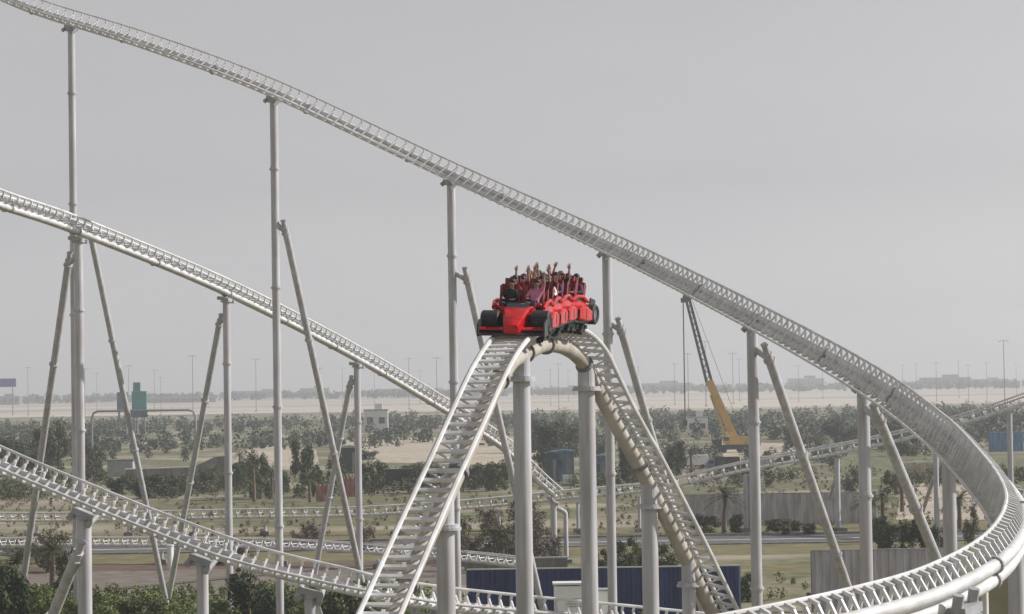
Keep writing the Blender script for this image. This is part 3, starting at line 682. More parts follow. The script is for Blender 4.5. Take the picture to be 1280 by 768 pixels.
# ------------------------------------------------------------------ fences, walls, buildings, signs
def corrugated(name, x0, x1, y, h, m, label, cat='fence', pitch=0.5, dy=0.0, postm=None, group=None, depth_amp=0.08):
    o = empty(name, (0.5*(x0+x1), y, 0), label, cat, group); w = x1-x0; n = int(w/pitch); b = MB(); prof = []
    for i in range(n):
        xx = -w/2 + i*w/n; pt = w/n
        prof += [(xx, 0), (xx+pt*0.40, 0), (xx+pt*0.5, -depth_amp), (xx+pt*0.9, -depth_amp)]
    prof.append((w/2, 0)); prof = [(a, c + dy*(a/w)) for a, c in prof]
    vs = [(a, c, 0.05) for a, c in prof] + [(a, c, h) for a, c in prof] + [(a, c+0.02, 0.05) for a, c in prof] + [(a, c+0.02, h) for a, c in prof]
    k = len(prof); fs = []
    for i in range(k-1): fs += [(i, i+1, k+i+1, k+i), (2*k+i, 3*k+i, 3*k+i+1, 2*k+i+1), (k+i, k+i+1, 3*k+i+1, 3*k+i)]
    b.add(vs, fs); b.build('sheet_panel', m, o)
    b = MB(); b.bar((-w/2, -dy/2 - 0.04, h+0.04), (w/2, dy/2 - 0.04, h+0.04), 0.16, 0.08); b.build('top_rail', postm or M['trackdark'], o)
    q = -w/2
    while q <= w/2 + 0.01:
        p = MB(); p.box((q, dy*(q/w) + 0.12, h/2), (0.12, 0.12, h)); p.build('post', M['pole'], o); q += w/max(1, round(w/4))
    return o
gx = lambda px, d: (P(px, 600, d)).x
corrugated('corrugated_fence', gx(582, 160), gx(922, 160), 160, 3.55, M['bluefence'], 'dark blue corrugated fence at the bottom centre', pitch=0.62, postm=M['line'])
corrugated('corrugated_fence', gx(1012, 165), gx(1195, 165), 165, 4.1, M['greyfence'], 'grey corrugated fence behind the curve at the bottom right', pitch=0.5)
corrugated('corrugated_wall', gx(855, 262), gx(1095, 262), 262, 3.4, M['greyfence'], 'pale grey corrugated wall behind the service road', pitch=0.7)
corrugated('corrugated_fence', gx(1236, 495), gx(1279, 495), 495, 4.0, M['seablue'], 'mid blue hoarding at the right edge under the rising track', pitch=0.6, depth_amp=0.05)
for pxa, pya, nm, lab, mm_, sz in ((1186, 590, 'hoarding_panel', 'narrow blue panel behind the column right of the cream gate', 'seablue', (1.6, 0.3, 3.4)),):
    p = G(pxa, pya); o = empty(nm, p, lab, 'panel'); b = MB(); b.box((0, 0, sz[2]/2+0.3), sz); b.build('board', M[mm_], o)
    b = MB(); b.box((-sz[0]/2+0.1, 0.25, sz[2]/2), (0.12, 0.12, sz[2])); b.build('post', M['pole'], o)
def gate():
    p = G(1155, 604); o = empty('panel_gate', p, 'cream double gate between the leaning brace and the white post', 'gate')
    for s in (-1, 1): b = MB(); b.box((s*1.1, 0, 1.5), (2.1, 0.12, 2.8)); lf = b.build('leaf', M['cream'], o); b = MB(); b.box((s*0.2, -0.1, 1.4), (0.08, 0.08, 0.4)); b.build('handle', M['dark'], lf)
    for s in (-1, 1): b = MB(); b.box((s*2.3, 0, 1.55), (0.25, 0.25, 3.1)); b.build('post', M['trackdark'], o)
    b = MB(); b.box((0, 0.0, 3.2), (4.85, 0.25, 0.2)); b.build('lintel', M['whitewall'], o)
gate()
# retaining wall and box culvert at left
p = G(150, 596); o = empty('culvert_box', p, 'dark grey concrete box at the left end of the pale retaining wall', 'concrete box')
b = MB(); b.box((0, 1.5, 1.4), (4.6, 3, 2.8)); b.build('wall', M['trackdark'], o); b = MB(); b.box((0, 1.5, 2.95), (5.0, 3.4, 0.3)); b.build('slab', M['concrete'], o)
p = G(225, 612); o = empty('retaining_wall', p, 'pale concrete retaining wall rising to the right behind the bushes', 'wall')
b = MB(); b.prism([(-8.5, 0), (8.2, 0), (8.2, 5.2), (5.5, 5.0), (2.0, 3.4), (-8.5, 3.2)], 0, 0.6, 'y'); b.build('wall', M['concrete'], o)
b = MB(); b.bar((-8.6, 0.3, 3.28), (2.0, 0.3, 3.48), 0.9, 0.16); b.build('coping', M['whitewall'], o)
p = G(645, 712); o = empty('low_wall', p, 'low concrete wall along the top of the blue fence left of centre', 'wall')
b = MB(); b.box((0, 0, 0.45), (8.8, 0.5, 0.9)); b.build('wall', M['concrete'], o); b = MB(); b.box((0, 0, 0.96), (9.0, 0.7, 0.12)); b.build('coping', M['trackdark'], o)
# shelters, kiosks, vehicles in the middle distance
def shelter(px, py, w, h, label, roof, wallm, dep=3.0, name='shelter', cat='shelter'):
    p = G(px, py); o = empty(name, p, label, cat)
    b = MB(); b.box((0, dep/2, h/2), (w*0.92, dep*0.9, h)); b.build('wall', wallm, o)
    b = MB(); b.prism([(-w/2, h), (w/2, h), (w/2, h+0.25), (0, h+0.5), (-w/2, h+0.25)], -0.3, dep+0.2, 'y'); b.build('roof', roof, o)
    b = MB(); b.box((w*0.2, -0.02 + dep*0.05, h*0.42), (w*0.22, 0.08, h*0.8)); dd = b.build('door', M['pole'], o)
    b = MB(); b.box((-w*0.22, dep*0.05-0.02, h*0.6), (w*0.3, 0.08, h*0.3)); b.build('window', M['glass'], o)
    return o
shelter(438, 592, 3.6, 4.6, 'dark open shed behind the third column of the white track', M['trackdark'], M['dark'])
shelter(705, 602, 3.6, 4.6, 'tall slate blue kiosk with pale base behind the thick columns', M['slateblue'], M['slateblue'], name='kiosk', cat='kiosk')
shelter(690, 603, 2.2, 4.4, 'dark teal cabin standing left against the slate blue kiosk', M['darkteal'], M['darkteal'], name='kiosk', cat='kiosk')
shelter(752, 604, 3.0, 3.9, 'small slate cabin between the thick capital column and the tall column', M['slateblue'], M['slateblue'], name='kiosk', cat='kiosk')
b = MB(); p = G(710, 607); o = empty('cabinet', p, 'white equipment cabinet at the foot of the slate blue kiosk', 'cabinet')
b = MB(); b.box((0, 0, 0.9), (1.6, 0.8, 1.4)); b.build('case', M['whitewall'], o); b = MB(); b.box((0, 0, 0.12), (1.8, 1.0, 0.24)); b.build('plinth', M['concrete'], o)
def truck(px, py, label, bodym, cabm, sc=1.0, rz=0.0):
    p = G(px, py); o = empty('parked_truck', p, label, 'truck', rz=rz)
    b = MB(); b.box((0.6*sc, 0, 1.7*sc), (4.4*sc, 2.2*sc, 2.0*sc)); b.build('cargo_box', bodym, o)
    b = MB(); b.prism([(-3.3*sc, 0.6*sc), (-1.7*sc, 0.6*sc), (-1.7*sc, 2.3*sc), (-2.7*sc, 2.3*sc), (-3.3*sc, 1.5*sc)], -1.05*sc, 1.05*sc, 'y'); c = b.build('cab', cabm, o)
    b = MB(); b.prism([(-2.9*sc, 1.55*sc), (-1.9*sc, 1.55*sc), (-1.9*sc, 2.15*sc), (-2.55*sc, 2.15*sc)], -1.08*sc, -1.06*sc, 'y'); b.build('window', M['glass'], c)
    b = MB(); b.box((-0.2*sc, 0, 0.6*sc), (6.0*sc, 1.8*sc, 0.25*sc)); b.build('chassis', M['dark'], o)
    for x in (-2.4, 1.6):
        for s in (-1, 1): b = MB(); b.tube([(x*sc, s*0.85*sc, 0.45*sc), (x*sc, s*1.12*sc, 0.45*sc)], 0.45*sc, 14); b.build('wheel', M['black'], o)
truck(497, 612, 'dark parked truck with a pale roof edge left of the ladder-like track', M['dark'], M['dark'], 1.15)
b = MB(); 
truck(868, 586, 'small white-topped truck left of the crane base', M['whitewall'], M['jib'], 0.9)
truck(948, 588, 'grey parked truck just right of the column beside the crane', M['greyfence'], M['jib'], 0.9)
truck(905, 590, 'dark flatbed truck under the yellow crane', M['dark'], M['slateblue'], 0.95)
def far_house(px, py, w, h, label, m=M['whitewall'], d=None):
    p = G(px, py) if d is None else Vector((gx(px, d), d, 0)); o = empty('far_building', p, label, 'building')
    if w > 30: h *= 0.62; w *= 0.8
    b = MB(); b.box((0, w*0.2, h/2), (w, w*0.4, h)); b.box((w*0.12, w*0.25, h*0.6), (w*0.3, w*0.2, h*1.5)); b.build('wall', m, o)
    b = MB(); b.box((0, w*0.2, h+h*0.04), (w*1.04, w*0.42, h*0.08)); b.build('roof', M['trackdark'], o)
    n = max(2, int(w/6))
    for i in range(min(n, 10)):
        b = MB(); b.box((-w/2 + (i+0.5)*w/n, -0.04, h*0.55), (w/n*0.5, 0.1, h*0.3)); b.build('window', M['glass'], o)
far_house(470, 540, 8, 7, 'small white flat-roofed building among the trees right of the third column')
far_house(872, 545, 6, 5, 'tiny white hut behind the crane boom')
for px, d, w, h, lab in ((8, 2600, 40, 14, 'hazy building at the left edge below the navy sign'), (38, 2900, 45, 12, 'low hazy building just right of the left edge'), (135, 3100, 60, 10, 'low hazy block behind the leftmost leaning brace'),
        (228, 2500, 90, 8, 'long pale hall on the horizon beyond the teal sign'), (330, 3300, 90, 14, 'hazy block behind the second tall column'), (395, 3300, 50, 18, 'hazy block right of the second tall column'), (505, 3200, 80, 14, 'hazy block beyond the white descending track'),
        (600, 3300, 60, 15, 'hazy block beside the ladder-like track'), (715, 2800, 75, 13, 'hazy building between the two thick train columns'), (830, 3300, 100, 17, 'hazy long block left of the crane rope'), (1010, 3300, 60, 22, 'hazy block between the two right hand columns'),
        (1185, 3000, 75, 20, 'flat hazy block on the horizon at the right'), (1240, 3500, 60, 14, 'small hazy block on the horizon at far right')):
    far_house(px, 0, w, h, lab, M['concrete'], d)
def sign(px, py, w, h, d, m, label, name='billboard', cat='billboard', legs=2):
    c = P(px, py, d); o = empty(name, (c.x, c.y, 0), label, cat)
    b = MB(); b.box((0, 0, c.z), (w, 0.4, h)); b.build('board', m, o)
    b = MB(); b.box((0, 0, c.z + h/2 + 0.15), (w*1.02, 0.6, 0.3)); b.build('frame', M['pole'], o)
    for s in ((-1, 1) if legs == 2 else (0,)):
        b = MB(); b.tube([(s*w*0.35, 0.5, 0), (s*w*0.35, 0.5, c.z + h*0.4)], 0.35, 8); b.build('post', M['pole'], o)
sign(5, 479, 15, 5, 1500, M['darkblue'], 'navy blue billboard on the horizon at the left edge')
sign(174, 502, 4.9, 6.2, 800, M['teal'], 'square teal sign board beside the leftmost leaning brace')
sign(153, 502, 3.6, 5.6, 805, M['slateblue'], 'grey-blue board half hidden by the leftmost leaning brace')
sign(171, 485, 2.4, 3.0, 800.9, M['teal'], 'small teal board on top of the square teal sign', legs=1)
# pipe gantry over the far road
p0, p1 = G(128, 566), G(233, 566); o = empty('road_gantry', (p0+p1)/2, 'grey pipe gantry with rounded corners over the far road at left', 'gantry')
hw = (p1-p0).length/2; hh = P(128, 514, p0.y).z
b = MB(); b.tube([(-hw, 0, 0), (-hw, 0, hh-1.6), (-hw+0.5, 0, hh-0.4), (-hw+1.6, 0, hh), (hw-1.6, 0, hh), (hw-0.5, 0, hh-0.4), (hw, 0, hh-1.6), (hw, 0, 0)], 0.28, 10); b.build('pipe_frame', M['pole'], o, True)
b = MB(); b.box((-1.5, -0.3, hh-0.9), (5, 0.2, 1.6)); b.build('sign_panel', M['slateblue'], o)
# grey box by gantry
# pink cloths / workers' barriers
for px, py, w, h, lab in ((406, 632, 2.2, 2.8, 'faded red cloth screen left of the third column'), (441, 626, 2.4, 3.2, 'faded red and white cloth screen at the foot of the third column')):
    p = G(px, py); o = empty('cloth_screen', p, lab, 'screen', 'faded red cloth screens')
    b = MB(); n = 14; vs = [(-w/2 + w*i/n, 0.12*math.sin(i*1.7), z) for z in (0.5, h*0.6, h) for i in range(n+1)]
    fs = [(r_*(n+1)+i, r_*(n+1)+i+1, (r_+1)*(n+1)+i+1, (r_+1)*(n+1)+i) for r_ in (0, 1) for i in range(n)]
    k = len(vs); vs2 = [(x, y+0.05, z) for x, y, z in vs]; b.add(vs + vs2, fs + [tuple(q+k for q in reversed(f)) for f in fs]); b.build('cloth', M['pink'], o)
    for s in (-1, 1): b = MB(); b.tube([(s*w/2, 0.1, 0), (s*w/2, 0.1, h+0.15)], 0.05, 6); b.build('pole', M['pole'], o)
# white generator boxes in front of the blue fence
p = P(716, 741, 150); p.z = 0
def gen(px, w, h, lab, d=152):
    top = P(px, 728, d); o = empty('machine_cabinet', (top.x, top.y, 0), lab, 'cabinet', 'white machine cabinets')
    z = top.z; b = MB(); b.box((0, 0, z/2-0.1), (w, 1.4, z-0.2)); b.build('case', M['foam'], o)
    b = MB(); b.box((0, 0, z-0.05), (w+0.16, 1.56, 0.12)); b.build('lid', M['whitewall'], o)
    for q in range(4): b = MB(); b.box((w*0.18, -0.72, z*0.55+q*0.16), (w*0.45, 0.04, 0.06)); b.build('vent', M['trackdark'], o)
gen(711, 1.9, 3.0, 'white machine cabinet in front of the blue fence, larger of the two')
o = None
top = P(752, 738, 153); o = empty('machine_cabinet', (top.x, top.y, 0), 'smaller white machine cabinet right of the thick capital column', 'cabinet', 'white machine cabinets')
b = MB(); b.box((0, 0, top.z/2), (1.2, 1.2, top.z)); b.build('case', M['foam'], o); b = MB(); b.box((0, 0, top.z+0.05), (1.35, 1.35, 0.1)); b.build('lid', M['trackdark'], o)
# bollard-like white post at lower left, bracket post, teal cabinet and khaki panel at lower right
p = G(213, 712); o = empty('marker_post', p, 'stubby white post beside the road left of the leaning leg', 'post'); b = MB(); b.tube([(0, 0, 0), (0, 0, 2.05)], 0.3, 14); b.build('shaft', M['whitewall'], o, True); b = MB(); b.tube([(0, 0, 2.05), (0, 0, 2.15)], 0.36, 14); b.build('cap', M['whitewall'], o)
t1 = P(1214, 730, 60); t2 = P(1231, 740, 60); o = empty('bracket_post', (t2.x, t2.y, 0), 'white cranked bracket post below the bright lower curve', 'post')
b = MB(); b.tube([t1 - Vector((t2.x, t2.y, 0)), (0, 0, t2.z), (0, 0, 0)], 0.09, 12); b.build('tube', M['track'], o, True); b = MB(); b.box((0, 0, 0.1), (0.6, 0.6, 0.2)); b.build('footing', M['concrete'], o)
t1 = P(1210, 742, 75); o = empty('equipment_locker', (t1.x, t1.y, 0), 'teal locker panel between the short column and the bracket post', 'locker')
b = MB(); b.box((0, 0, t1.z/2), (0.34, 0.5, t1.z)); b.build('case', M['darkteal'], o); b = MB(); b.box((0.0, 0, t1.z+0.04), (0.42, 0.6, 0.08)); b.build('lid', M['pole'], o)
t1 = P(1254, 694, 110); o = empty('fabric_screen', (t1.x, t1.y, 0), 'khaki fabric covered screen below the curve at the right edge', 'screen')
b = MB(); b.box((0, 0, t1.z/2), (2.5, 0.3, t1.z)); b.build('panel', M['khaki'], o); b = MB(); b.box((1.36, 0, t1.z/2), (0.18, 0.4, t1.z)); b.build('post', M['pole'], o)

# ------------------------------------------------------------------ lamp posts and masts on the flat
def lamp(px, d, h, arm=True):
    x = gx(px, d); b = MB(); return (x, d, h)
lampm = MB(); lampm.tube([(0, 0, 0), (0, 0, 1)], [0.008, 0.005], 7); pole_me = lampm.mesh('pole', M['pole'])
hm_ = MB(); hm_.tube([(-0.05, 0, 0.99), (0, 0, 1.0), (0.05, 0, 0.99)], 0.0035, 5); hm_.box((-0.065, 0, 0.985), (0.03, 0.012, 0.008)); hm_.box((0.065, 0, 0.985), (0.03, 0.012, 0.008)); head_me = hm_.mesh('lamp_head', M['pole'])
fm_ = MB(); fm_.tube([(0, 0, 0), (0, 0, 0.02)], 0.02, 8); foot_me = fm_.mesh('footing', M['concrete'])
rnd = random.Random(3)
posts = [(37, 1500, 30), (108, 1300, 27), (123, 1700, 27), (163, 1500, 30), (195, 1600, 28), (203, 1400, 22), (243, 1300, 33), (262, 1800, 25), (322, 1500, 33), (402, 1400, 26), (430, 1700, 28), (470, 1600, 24), (513, 1500, 32), (527, 1900, 26), (548, 1300, 30), (600, 1700, 25), (690, 1600, 24), (700, 1350, 26), (712, 1900, 25), (800, 1600, 25), (845, 1500, 26), (862, 1300, 30), (884, 1400, 38), (918, 1500, 32), (926, 1700, 30), (1000, 1600, 24), (1030, 1800, 25), (1100, 1500, 22), (1130, 1700, 24), (1147, 1900, 26), (1172, 1500, 24), (1200, 1700, 26), (1212, 1400, 22), (1235, 1600, 24), (1257, 1200, 33), (1272, 1800, 24)]
for px, d, h in posts:
    o = empty('lamp_post', (gx(px, d), d, 0), 'tall thin street lamp post standing hazy on the far flat', 'lamp post', 'far hazy lamp posts')
    o.scale = (h, h, h); o.rotation_euler = (0, 0, rnd.uniform(-.5, .5))
    link('pole', pole_me, o); link('lamp_head', head_me, o); link('footing', foot_me, o)

# ------------------------------------------------------------------ vegetation
def crown_mesh(seed, m, n=1500, leaf=0.05, clumps=22, flat=1.0, name='crown'):
    rr = random.Random(seed); cs = []
    for _ in range(clumps):
        a = rr.uniform(0, 2*math.pi); z = rr.uniform(0.10, 0.86); w = 0.40 * math.sqrt(max(0.1, 1 - ((z-0.5)/0.55)**2))
        q = w * math.sqrt(rr.random()); cs.append((Vector((q*math.cos(a), q*math.sin(a), z)), rr.uniform(0.10, 0.21)))
    b = MB(); vs = []; fs = []
    for i in range(n):
        c, r = rr.choice(cs); d = Vector((rr.gauss(0, 1), rr.gauss(0, 1), rr.gauss(0, 1))).normalized() * r * (rr.random()**0.45)
        p = c + d; p.z = max(0.02, p.z); nrm = (d.normalized() + Vector((rr.gauss(0, .6), rr.gauss(0, .6), rr.gauss(0, .6)))).normalized()
        t = nrm.orthogonal().normalized(); t = Matrix.Rotation(rr.uniform(0, 6.28), 3, nrm) @ t; u = nrm.cross(t); s = leaf*rr.uniform(0.6, 1.4)
        k = len(vs); vs += [p - t*s, p + u*s*0.45, p + t*s, p - u*s*0.45]; fs.append((k, k+1, k+2, k+3))
    b.add(vs, fs); me = bpy.data.meshes.new(name); me.from_pydata([tuple(v) for v in b.v], [], b.f); me.materials.append(m); me.update(); return me
def trunk_mesh(seed):
    rr = random.Random(seed); b = MB()
    b.tube([(0, 0, 0), (0.01, 0.01, 0.2), (0.0, -0.01, 0.45)], [0.045, 0.034, 0.022], 8)
    for _ in range(6):
        a = rr.uniform(0, 6.28); z = rr.uniform(0.12, 0.42); e = Vector((0.26*math.cos(a), 0.26*math.sin(a), z + rr.uniform(0.15, 0.38)))
        b.tube([(0, 0, z), e*0.5 + Vector((0, 0, z*0.5+0.03)), e], [0.02, 0.014, 0.006], 6)
    return b.mesh('trunk', M['trunk'], True)
CRM = {}
for key, m_, n_, lf_ in (('g', 'leafg', 3200, 0.036), ('d', 'leafd', 3200, 0.038), ('b', 'leafb', 2400, 0.032), ('y', 'leafy', 3200, 0.034)):
    CRM[key] = [crown_mesh(hash_ + ord(key), M[m_], n_, lf_) for hash_ in (1, 2, 3)]
TRM = [trunk_mesh(i) for i in range(3)]
def tree(px, py, hpx, wpx, key, label, group, name='tree', cat='tree'):
    p = G(px, py); sc = p.y / FPX; h, w = hpx*sc, wpx*sc*1.15
    o = empty(name, p, label, cat, group); q = rnd.randrange(3)
    o.rotation_euler = (0, 0, rnd.uniform(0, 6.28)); o.scale = (w, w, h)
    link('crown', CRM[key][q], o); link('trunk', TRM[q], o)
KIND = {'g': 'olive green', 'd': 'dark green', 'b': 'dry brown', 'y': 'bright green'}
T = [ # px, base y, height px, width px, kind, where
 (16, 596, 52, 60, 'd', 'at the left edge behind the low foreground track'), (62, 602, 78, 46, 'g', 'between the left leaning leg and the leftmost tall columns'), (42, 600, 44, 44, 'd', 'just left of the left leaning leg'), (118, 602, 50, 36, 'g', 'just right of the leftmost tall columns'),
 (150, 622, 30, 36, 'd', 'below the dark concrete box'), (184, 624, 32, 44, 'd', 'in front of the pale retaining wall, left one'), (214, 622, 30, 36, 'g', 'in front of the pale retaining wall, right one'), (262, 616, 26, 26, 'd', 'at the right end of the pale retaining wall'),
 (296, 612, 36, 26, 'd', 'just right of the second column of the white track'), (325, 624, 62, 34, 'g', 'left of the second tall column'), (308, 600, 26, 30, 'g', 'on the sand left of the second tall column'), (352, 616, 30, 26, 'd', 'behind the second tall column'),
 (378, 612, 66, 30, 'd', 'between the second tall column and its brace'), (396, 622, 44, 24, 'g', 'just left of the faded red cloth'), (418, 600, 34, 24, 'd', 'left of the dark shed'), (466, 616, 42, 34, 'g', 'between the third column and the dark truck'), (462, 576, 14, 26, 'd', 'low at the edge of the sand lot'),
 (534, 616, 38, 44, 'g', 'left of the ladder-like track'), (515, 600, 20, 34, 'd', 'behind the dark truck'), (594, 612, 36, 34, 'd', 'right of the ladder-like track'), (620, 614, 40, 34, 'g', 'left of the thick column below the train front'),
 (688, 590, 72, 46, 'd', 'tallest, behind the slate blue kiosk'), (665, 566, 42, 44, 'd', 'left of the kiosk trees'), (712, 572, 48, 40, 'g', 'behind the slate blue kiosk'), (745, 600, 46, 26, 'd', 'behind the thick capital column'), (784, 606, 60, 26, 'd', 'behind the downhill slope'),
 (846, 596, 46, 28, 'd', 'left of the small white-topped truck'), (834, 604, 30, 24, 'd', 'just right of the downhill slope'), (990, 560, 30, 26, 'd', 'leaning over the sand right of the crane'), (1012, 562, 20, 30, 'g', 'right of the crane side sand'),
 (1050, 558, 34, 50, 'd', 'left of the column before the grey fence'), (1110, 562, 42, 48, 'd', 'under the curve right of the grey fence column'), (1135, 570, 30, 34, 'g', 'behind the leaning brace at right'), (1262, 540, 24, 40, 'g', 'above the mid blue hoarding'), (1236, 542, 26, 30, 'd', 'left of the mid blue hoarding'),
 (1120, 618, 30, 30, 'g', 'left of the cream gate'), (1065, 618, 34, 30, 'b', 'behind the white post of the rising track')]
for px, py, h, w, k, wh in T:
    tree(px, py, h, w, k, KIND[k] + ' tree ' + wh, 'trees of the middle distance')
Bs = [ # shrubs nearer
 (596, 704, 40, 34, 'b', 'at the left end of the low concrete wall'), (622, 706, 58, 40, 'b', 'left of the thick column below the train front'), (640, 700, 50, 34, 'b', 'behind the thick column below the train front'), (672, 706, 60, 36, 'b', 'right of the thick column below the train front'), (694, 702, 36, 24, 'b', 'beside the far bend column'),
 (580, 700, 60, 34, 'b', 'right of the ladder-like track'), (660, 668, 46, 50, 'b', 'pale, filling the far bend of the white track'), (612, 664, 34, 36, 'b', 'just below the far low track at centre'),
 (748, 716, 30, 26, 'g', 'above the blue fence right of the capital column'), (782, 716, 46, 34, 'g', 'above the blue fence left of the slope column'), (835, 714, 40, 34, 'g', 'above the blue fence under the slope'), (800, 712, 26, 30, 'd', 'low above the blue fence'),
 (880, 666, 24, 36, 'g', 'left of the palm before the corrugated wall'), (980, 668, 20, 44, 'g', 'before the corrugated wall at its middle'), (1012, 668, 14, 24, 'd', 'before the corrugated wall at its right part'), (921, 668, 26, 22, 'd', 'right of the palm before the corrugated wall'),
 (1104, 694, 50, 28, 'd', 'left of the leaning brace at right'), (1128, 694, 44, 34, 'g', 'behind the leaning brace at right'), (1156, 694, 50, 36, 'd', 'right of the leaning brace at right'), (1178, 690, 34, 24, 'b', 'left of the curve column'), (1214, 686, 56, 20, 'b', 'right of the curve column'), (1086, 680, 34, 20, 'g', 'just right of the grey fence column'),
 (60, 716, 54, 60, 'b', 'below the left leaning leg'), (30, 700, 30, 44, 'b', 'at the left edge under the low track'), (86, 742, 60, 44, 'g', 'left of the thick foreground column'), (10, 792, 96, 60, 'd', 'dark, in the bottom left corner'), (52, 790, 60, 56, 'y', 'second from the bottom left corner'), (96, 792, 46, 50, 'y', 'at the foot of the thick foreground column'),
 (140, 792, 56, 60, 'y', 'right of the thick foreground column'), (176, 798, 54, 56, 'g', 'between the foreground column and the leaning brace'), (205, 790, 36, 50, 'y', 'at the foot of the leaning brace'), (275, 792, 44, 50, 'y', 'right of the second foreground column'), (312, 790, 82, 56, 'd', 'tall, left of the second tall column'), (345, 796, 66, 50, 'd', 'at the foot of the second tall column'),
 (372, 792, 50, 40, 'y', 'left of the first gusset pier'), (420, 792, 62, 50, 'g', 'right of the first gusset pier'), (452, 790, 70, 40, 'd', 'at the foot of the ladder-like track'), (500, 792, 40, 40, 'y', 'between the gusset pier and the ladder-like track'), (300, 700, 26, 40, 'b', 'above the low foreground track'), (270, 706, 24, 40, 'd', 'between the road and the low foreground track'),
 (455, 690, 34, 30, 'b', 'left of the lower ladder-like track'), (385, 680, 26, 40, 'b', 'left of the brace foot'), (890, 762, 46, 30, 'd', 'at the right end of the dark blue fence'), (935, 752, 36, 30, 'g', 'in the gap between the blue and grey fences'), (1235, 770, 40, 40, 'g', 'below the khaki screen')]
for px, py, h, w, k, wh in Bs:
    tree(px, py, h, w, k, KIND[k] + ' shrub ' + wh, 'shrubs between the coaster supports', 'shrub', 'shrub')
def palm(px, py, hpx, label, lean=0.0):
    p = G(px, py); h = hpx * p.y / FPX; o = empty('palm_tree', p, label, 'palm tree', 'young date palms')
    b = MB(); b.tube([(0, 0, 0), (lean*0.4, 0, h*0.35), (lean, 0, h*0.66)], [0.28, 0.22, 0.2], 10); b.build('trunk', M['trunk'], o, True)
    b = MB(); rr = random.Random(int(px))
    for i in range(34):
        a = i*2.4; el = rr.uniform(-0.3, 1.35); L = h*0.42; pts = []
        for t in range(6):
            q = t/5; r_ = L*q*math.cos(el*(1-q*0.3)); z = h*0.66 + L*q*math.sin(el) - L*0.45*q*q; pts.append(Vector((lean + r_*math.cos(a), r_*math.sin(a), z)))
        for t in range(5):
            d = (pts[t+1]-pts[t]).normalized(); s = d.cross(Vector((0, 0, 1))).normalized(); 
            for q in (-1, 1):
                for e in (0.0, 0.5):
                    c = pts[t].lerp(pts[t+1], e); tip = c + s*q*0.32 + d*0.30 - Vector((0, 0, 0.10)); b.add([c, c + d*0.10, tip], [(0, 1, 2)])
            b.add([pts[t] - s*0.03, pts[t] + s*0.03, pts[t+1]], [(0, 1, 2)])
    b.build('fronds', M['leafg'], o)
palm(905, 667, 68, 'young date palm in front of the pale corrugated wall', 0.2)
palm(1104, 664, 66, 'young date palm right of the column before the grey fence')
palm(690, 566, 52, 'date palm among the trees behind the kiosks')
palm(340, 622, 52, 'date palm left of the second tall column')
for px, py, h, wh in ((265, 616, 42, 'at the right end of the pale retaining wall'), (318, 628, 66, 'tallest one left of the second tall column'), (380, 606, 50, 'between the second tall column and its brace'), (388, 628, 44, 'left of the faded red cloth screens'), (30, 612, 60, 'at the left edge above the foreground track'),
                      (535, 612, 40, 'left of the ladder-like track'), (865, 596, 44, 'left of the small white-topped truck'), (1085, 660, 50, 'right beside the column before the grey fence'), (1128, 640, 52, 'behind the leaning brace at right'), (705, 556, 56, 'above the slate blue kiosk'), (560, 720, 66, 'behind the lower ladder-like track'), (1200, 664, 60, 'beside the curve column'), (1010, 566, 38, 'on the sand right of the crane'), (24, 775, 105, 'in the bottom left corner'), (66, 738, 76, 'behind the foreground leaning brace at left'), (628, 706, 56, 'left of the thick column below the train front')):
    palm(px, py, h, 'ragged date palm ' + wh, 0.2*math.sin(px))
palm(300, 592, 34, 'small date palm on the sand behind the second white-track column')

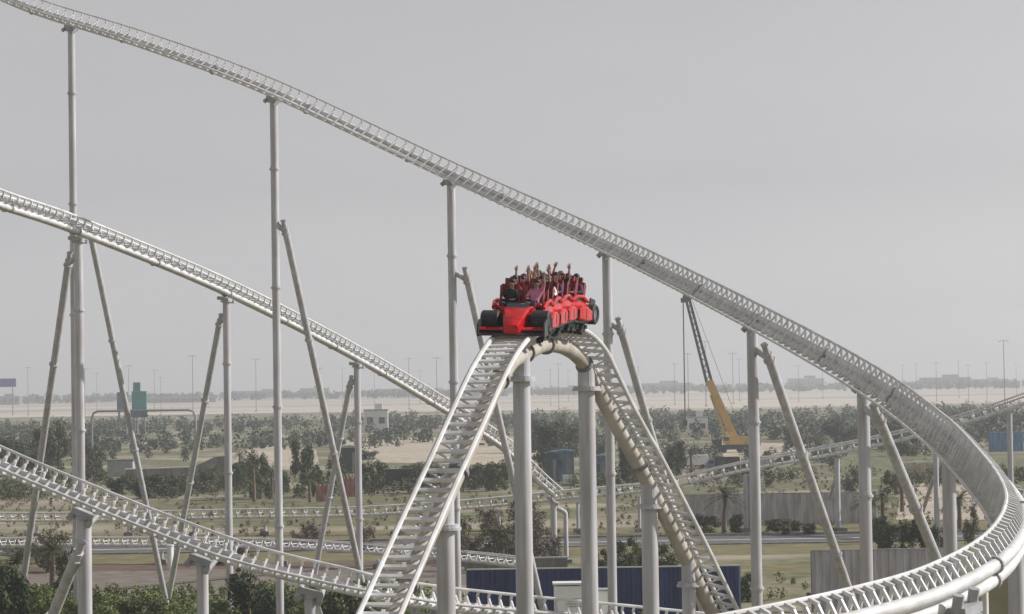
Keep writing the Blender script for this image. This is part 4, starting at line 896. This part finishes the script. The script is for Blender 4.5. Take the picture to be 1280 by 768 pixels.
# far belt of trees that reads as one mass
def far_wood(name, label, n, y0, y1, x_at, hh, leaf, m, seed, per=46, dens=lambda x, y: 1.0, dark=None):
    rr = random.Random(seed); vs = []; fs = []
    for _ in range(n):
        y = rr.uniform(y0, y1); hw_ = y*0.23; x = rr.uniform(-hw_, hw_)
        if rr.random() > dens(x, y): continue
        h = hh*rr.uniform(0.5, 1.25); w = h*rr.uniform(0.5, 0.9)
        for i in range(per):
            d = Vector((rr.gauss(0, 1), rr.gauss(0, 1), rr.gauss(0, 1))).normalized()*(rr.random()**0.4)
            p = Vector((x + d.x*w*0.6, y + d.y*w*0.6, max(0.1, h*0.42 + d.z*h*0.5)))
            nr = (d + Vector((rr.gauss(0, .5), rr.gauss(0, .5), rr.gauss(0, .5)))).normalized(); t = nr.orthogonal().normalized(); t = Matrix.Rotation(rr.uniform(0, 6.28), 3, nr) @ t; u = nr.cross(t); s = leaf*rr.uniform(0.6, 1.4)
            k = len(vs); vs += [p-t*s, p+u*s*0.6, p+t*s, p-u*s*0.6]; fs.append((k, k+1, k+2, k+3))
    me = bpy.data.meshes.new(name); me.from_pydata([tuple(v) for v in vs], [], fs); me.materials.append(m); me.update()
    tag(link(name, me), label, kind='stuff')
def dn(x, y):
    f = noise.noise(Vector((x*0.010, y*0.006, 0.3)))
    return 0.75 + f*1.5
far_wood('far_trees', 'hazy belt of low trees across the flat land', 1400, 600, 990, None, 5.2, 0.5, M['leaff'], 5, 60, dn)
def mid_d(x, y):
    px = 640 + x/y*3000; py = 478 - (px-640)*.0157 + 48000/y
    if 545 < py < 584 and (455 < px < 690): return 0.02
    if 560 < py < 590 and 275 < px < 400: return 0.05
    if 550 < py < 575 and 905 < px < 1015: return 0.02
    return 0.35 + 1.2*noise.noise(Vector((x*0.03, y*0.012, 1.3)))
far_wood('middle_scrub', 'scattered low scrub on the flat behind the coaster', 1300, 430, 660, None, 3.2, 0.26, M['leaff'], 8, 90, mid_d)
def thick_d(x, y):
    px = 640 + x/y*3000
    return (0.55 if px < 640 else 0.28) + 1.3*noise.noise(Vector((x*0.08, y*0.03, 5.3)))
far_wood('thicket', 'continuous olive thicket beyond the low far track', 620, 345, 395, None, 3.0, 0.17, M['leafg'], 21, 130, thick_d)
far_wood('horizon_trees', 'faint tree line along the horizon', 1300, 2700, 3800, None, 9.0, 2.4, M['leaff'], 9, 16)
far_wood('dry_weeds', 'low dry weeds between the road and the low tracks', 1600, 246, 420, None, 0.8, 0.11, M['leafb'], 11, 26)
far_wood('bottom_weeds', 'green ground cover under the coaster supports', 2200, 150, 188, None, 1.0, 0.10, M['leafy'], 12, 60, lambda x, y: 1.0 if x < -6 else 0.10)
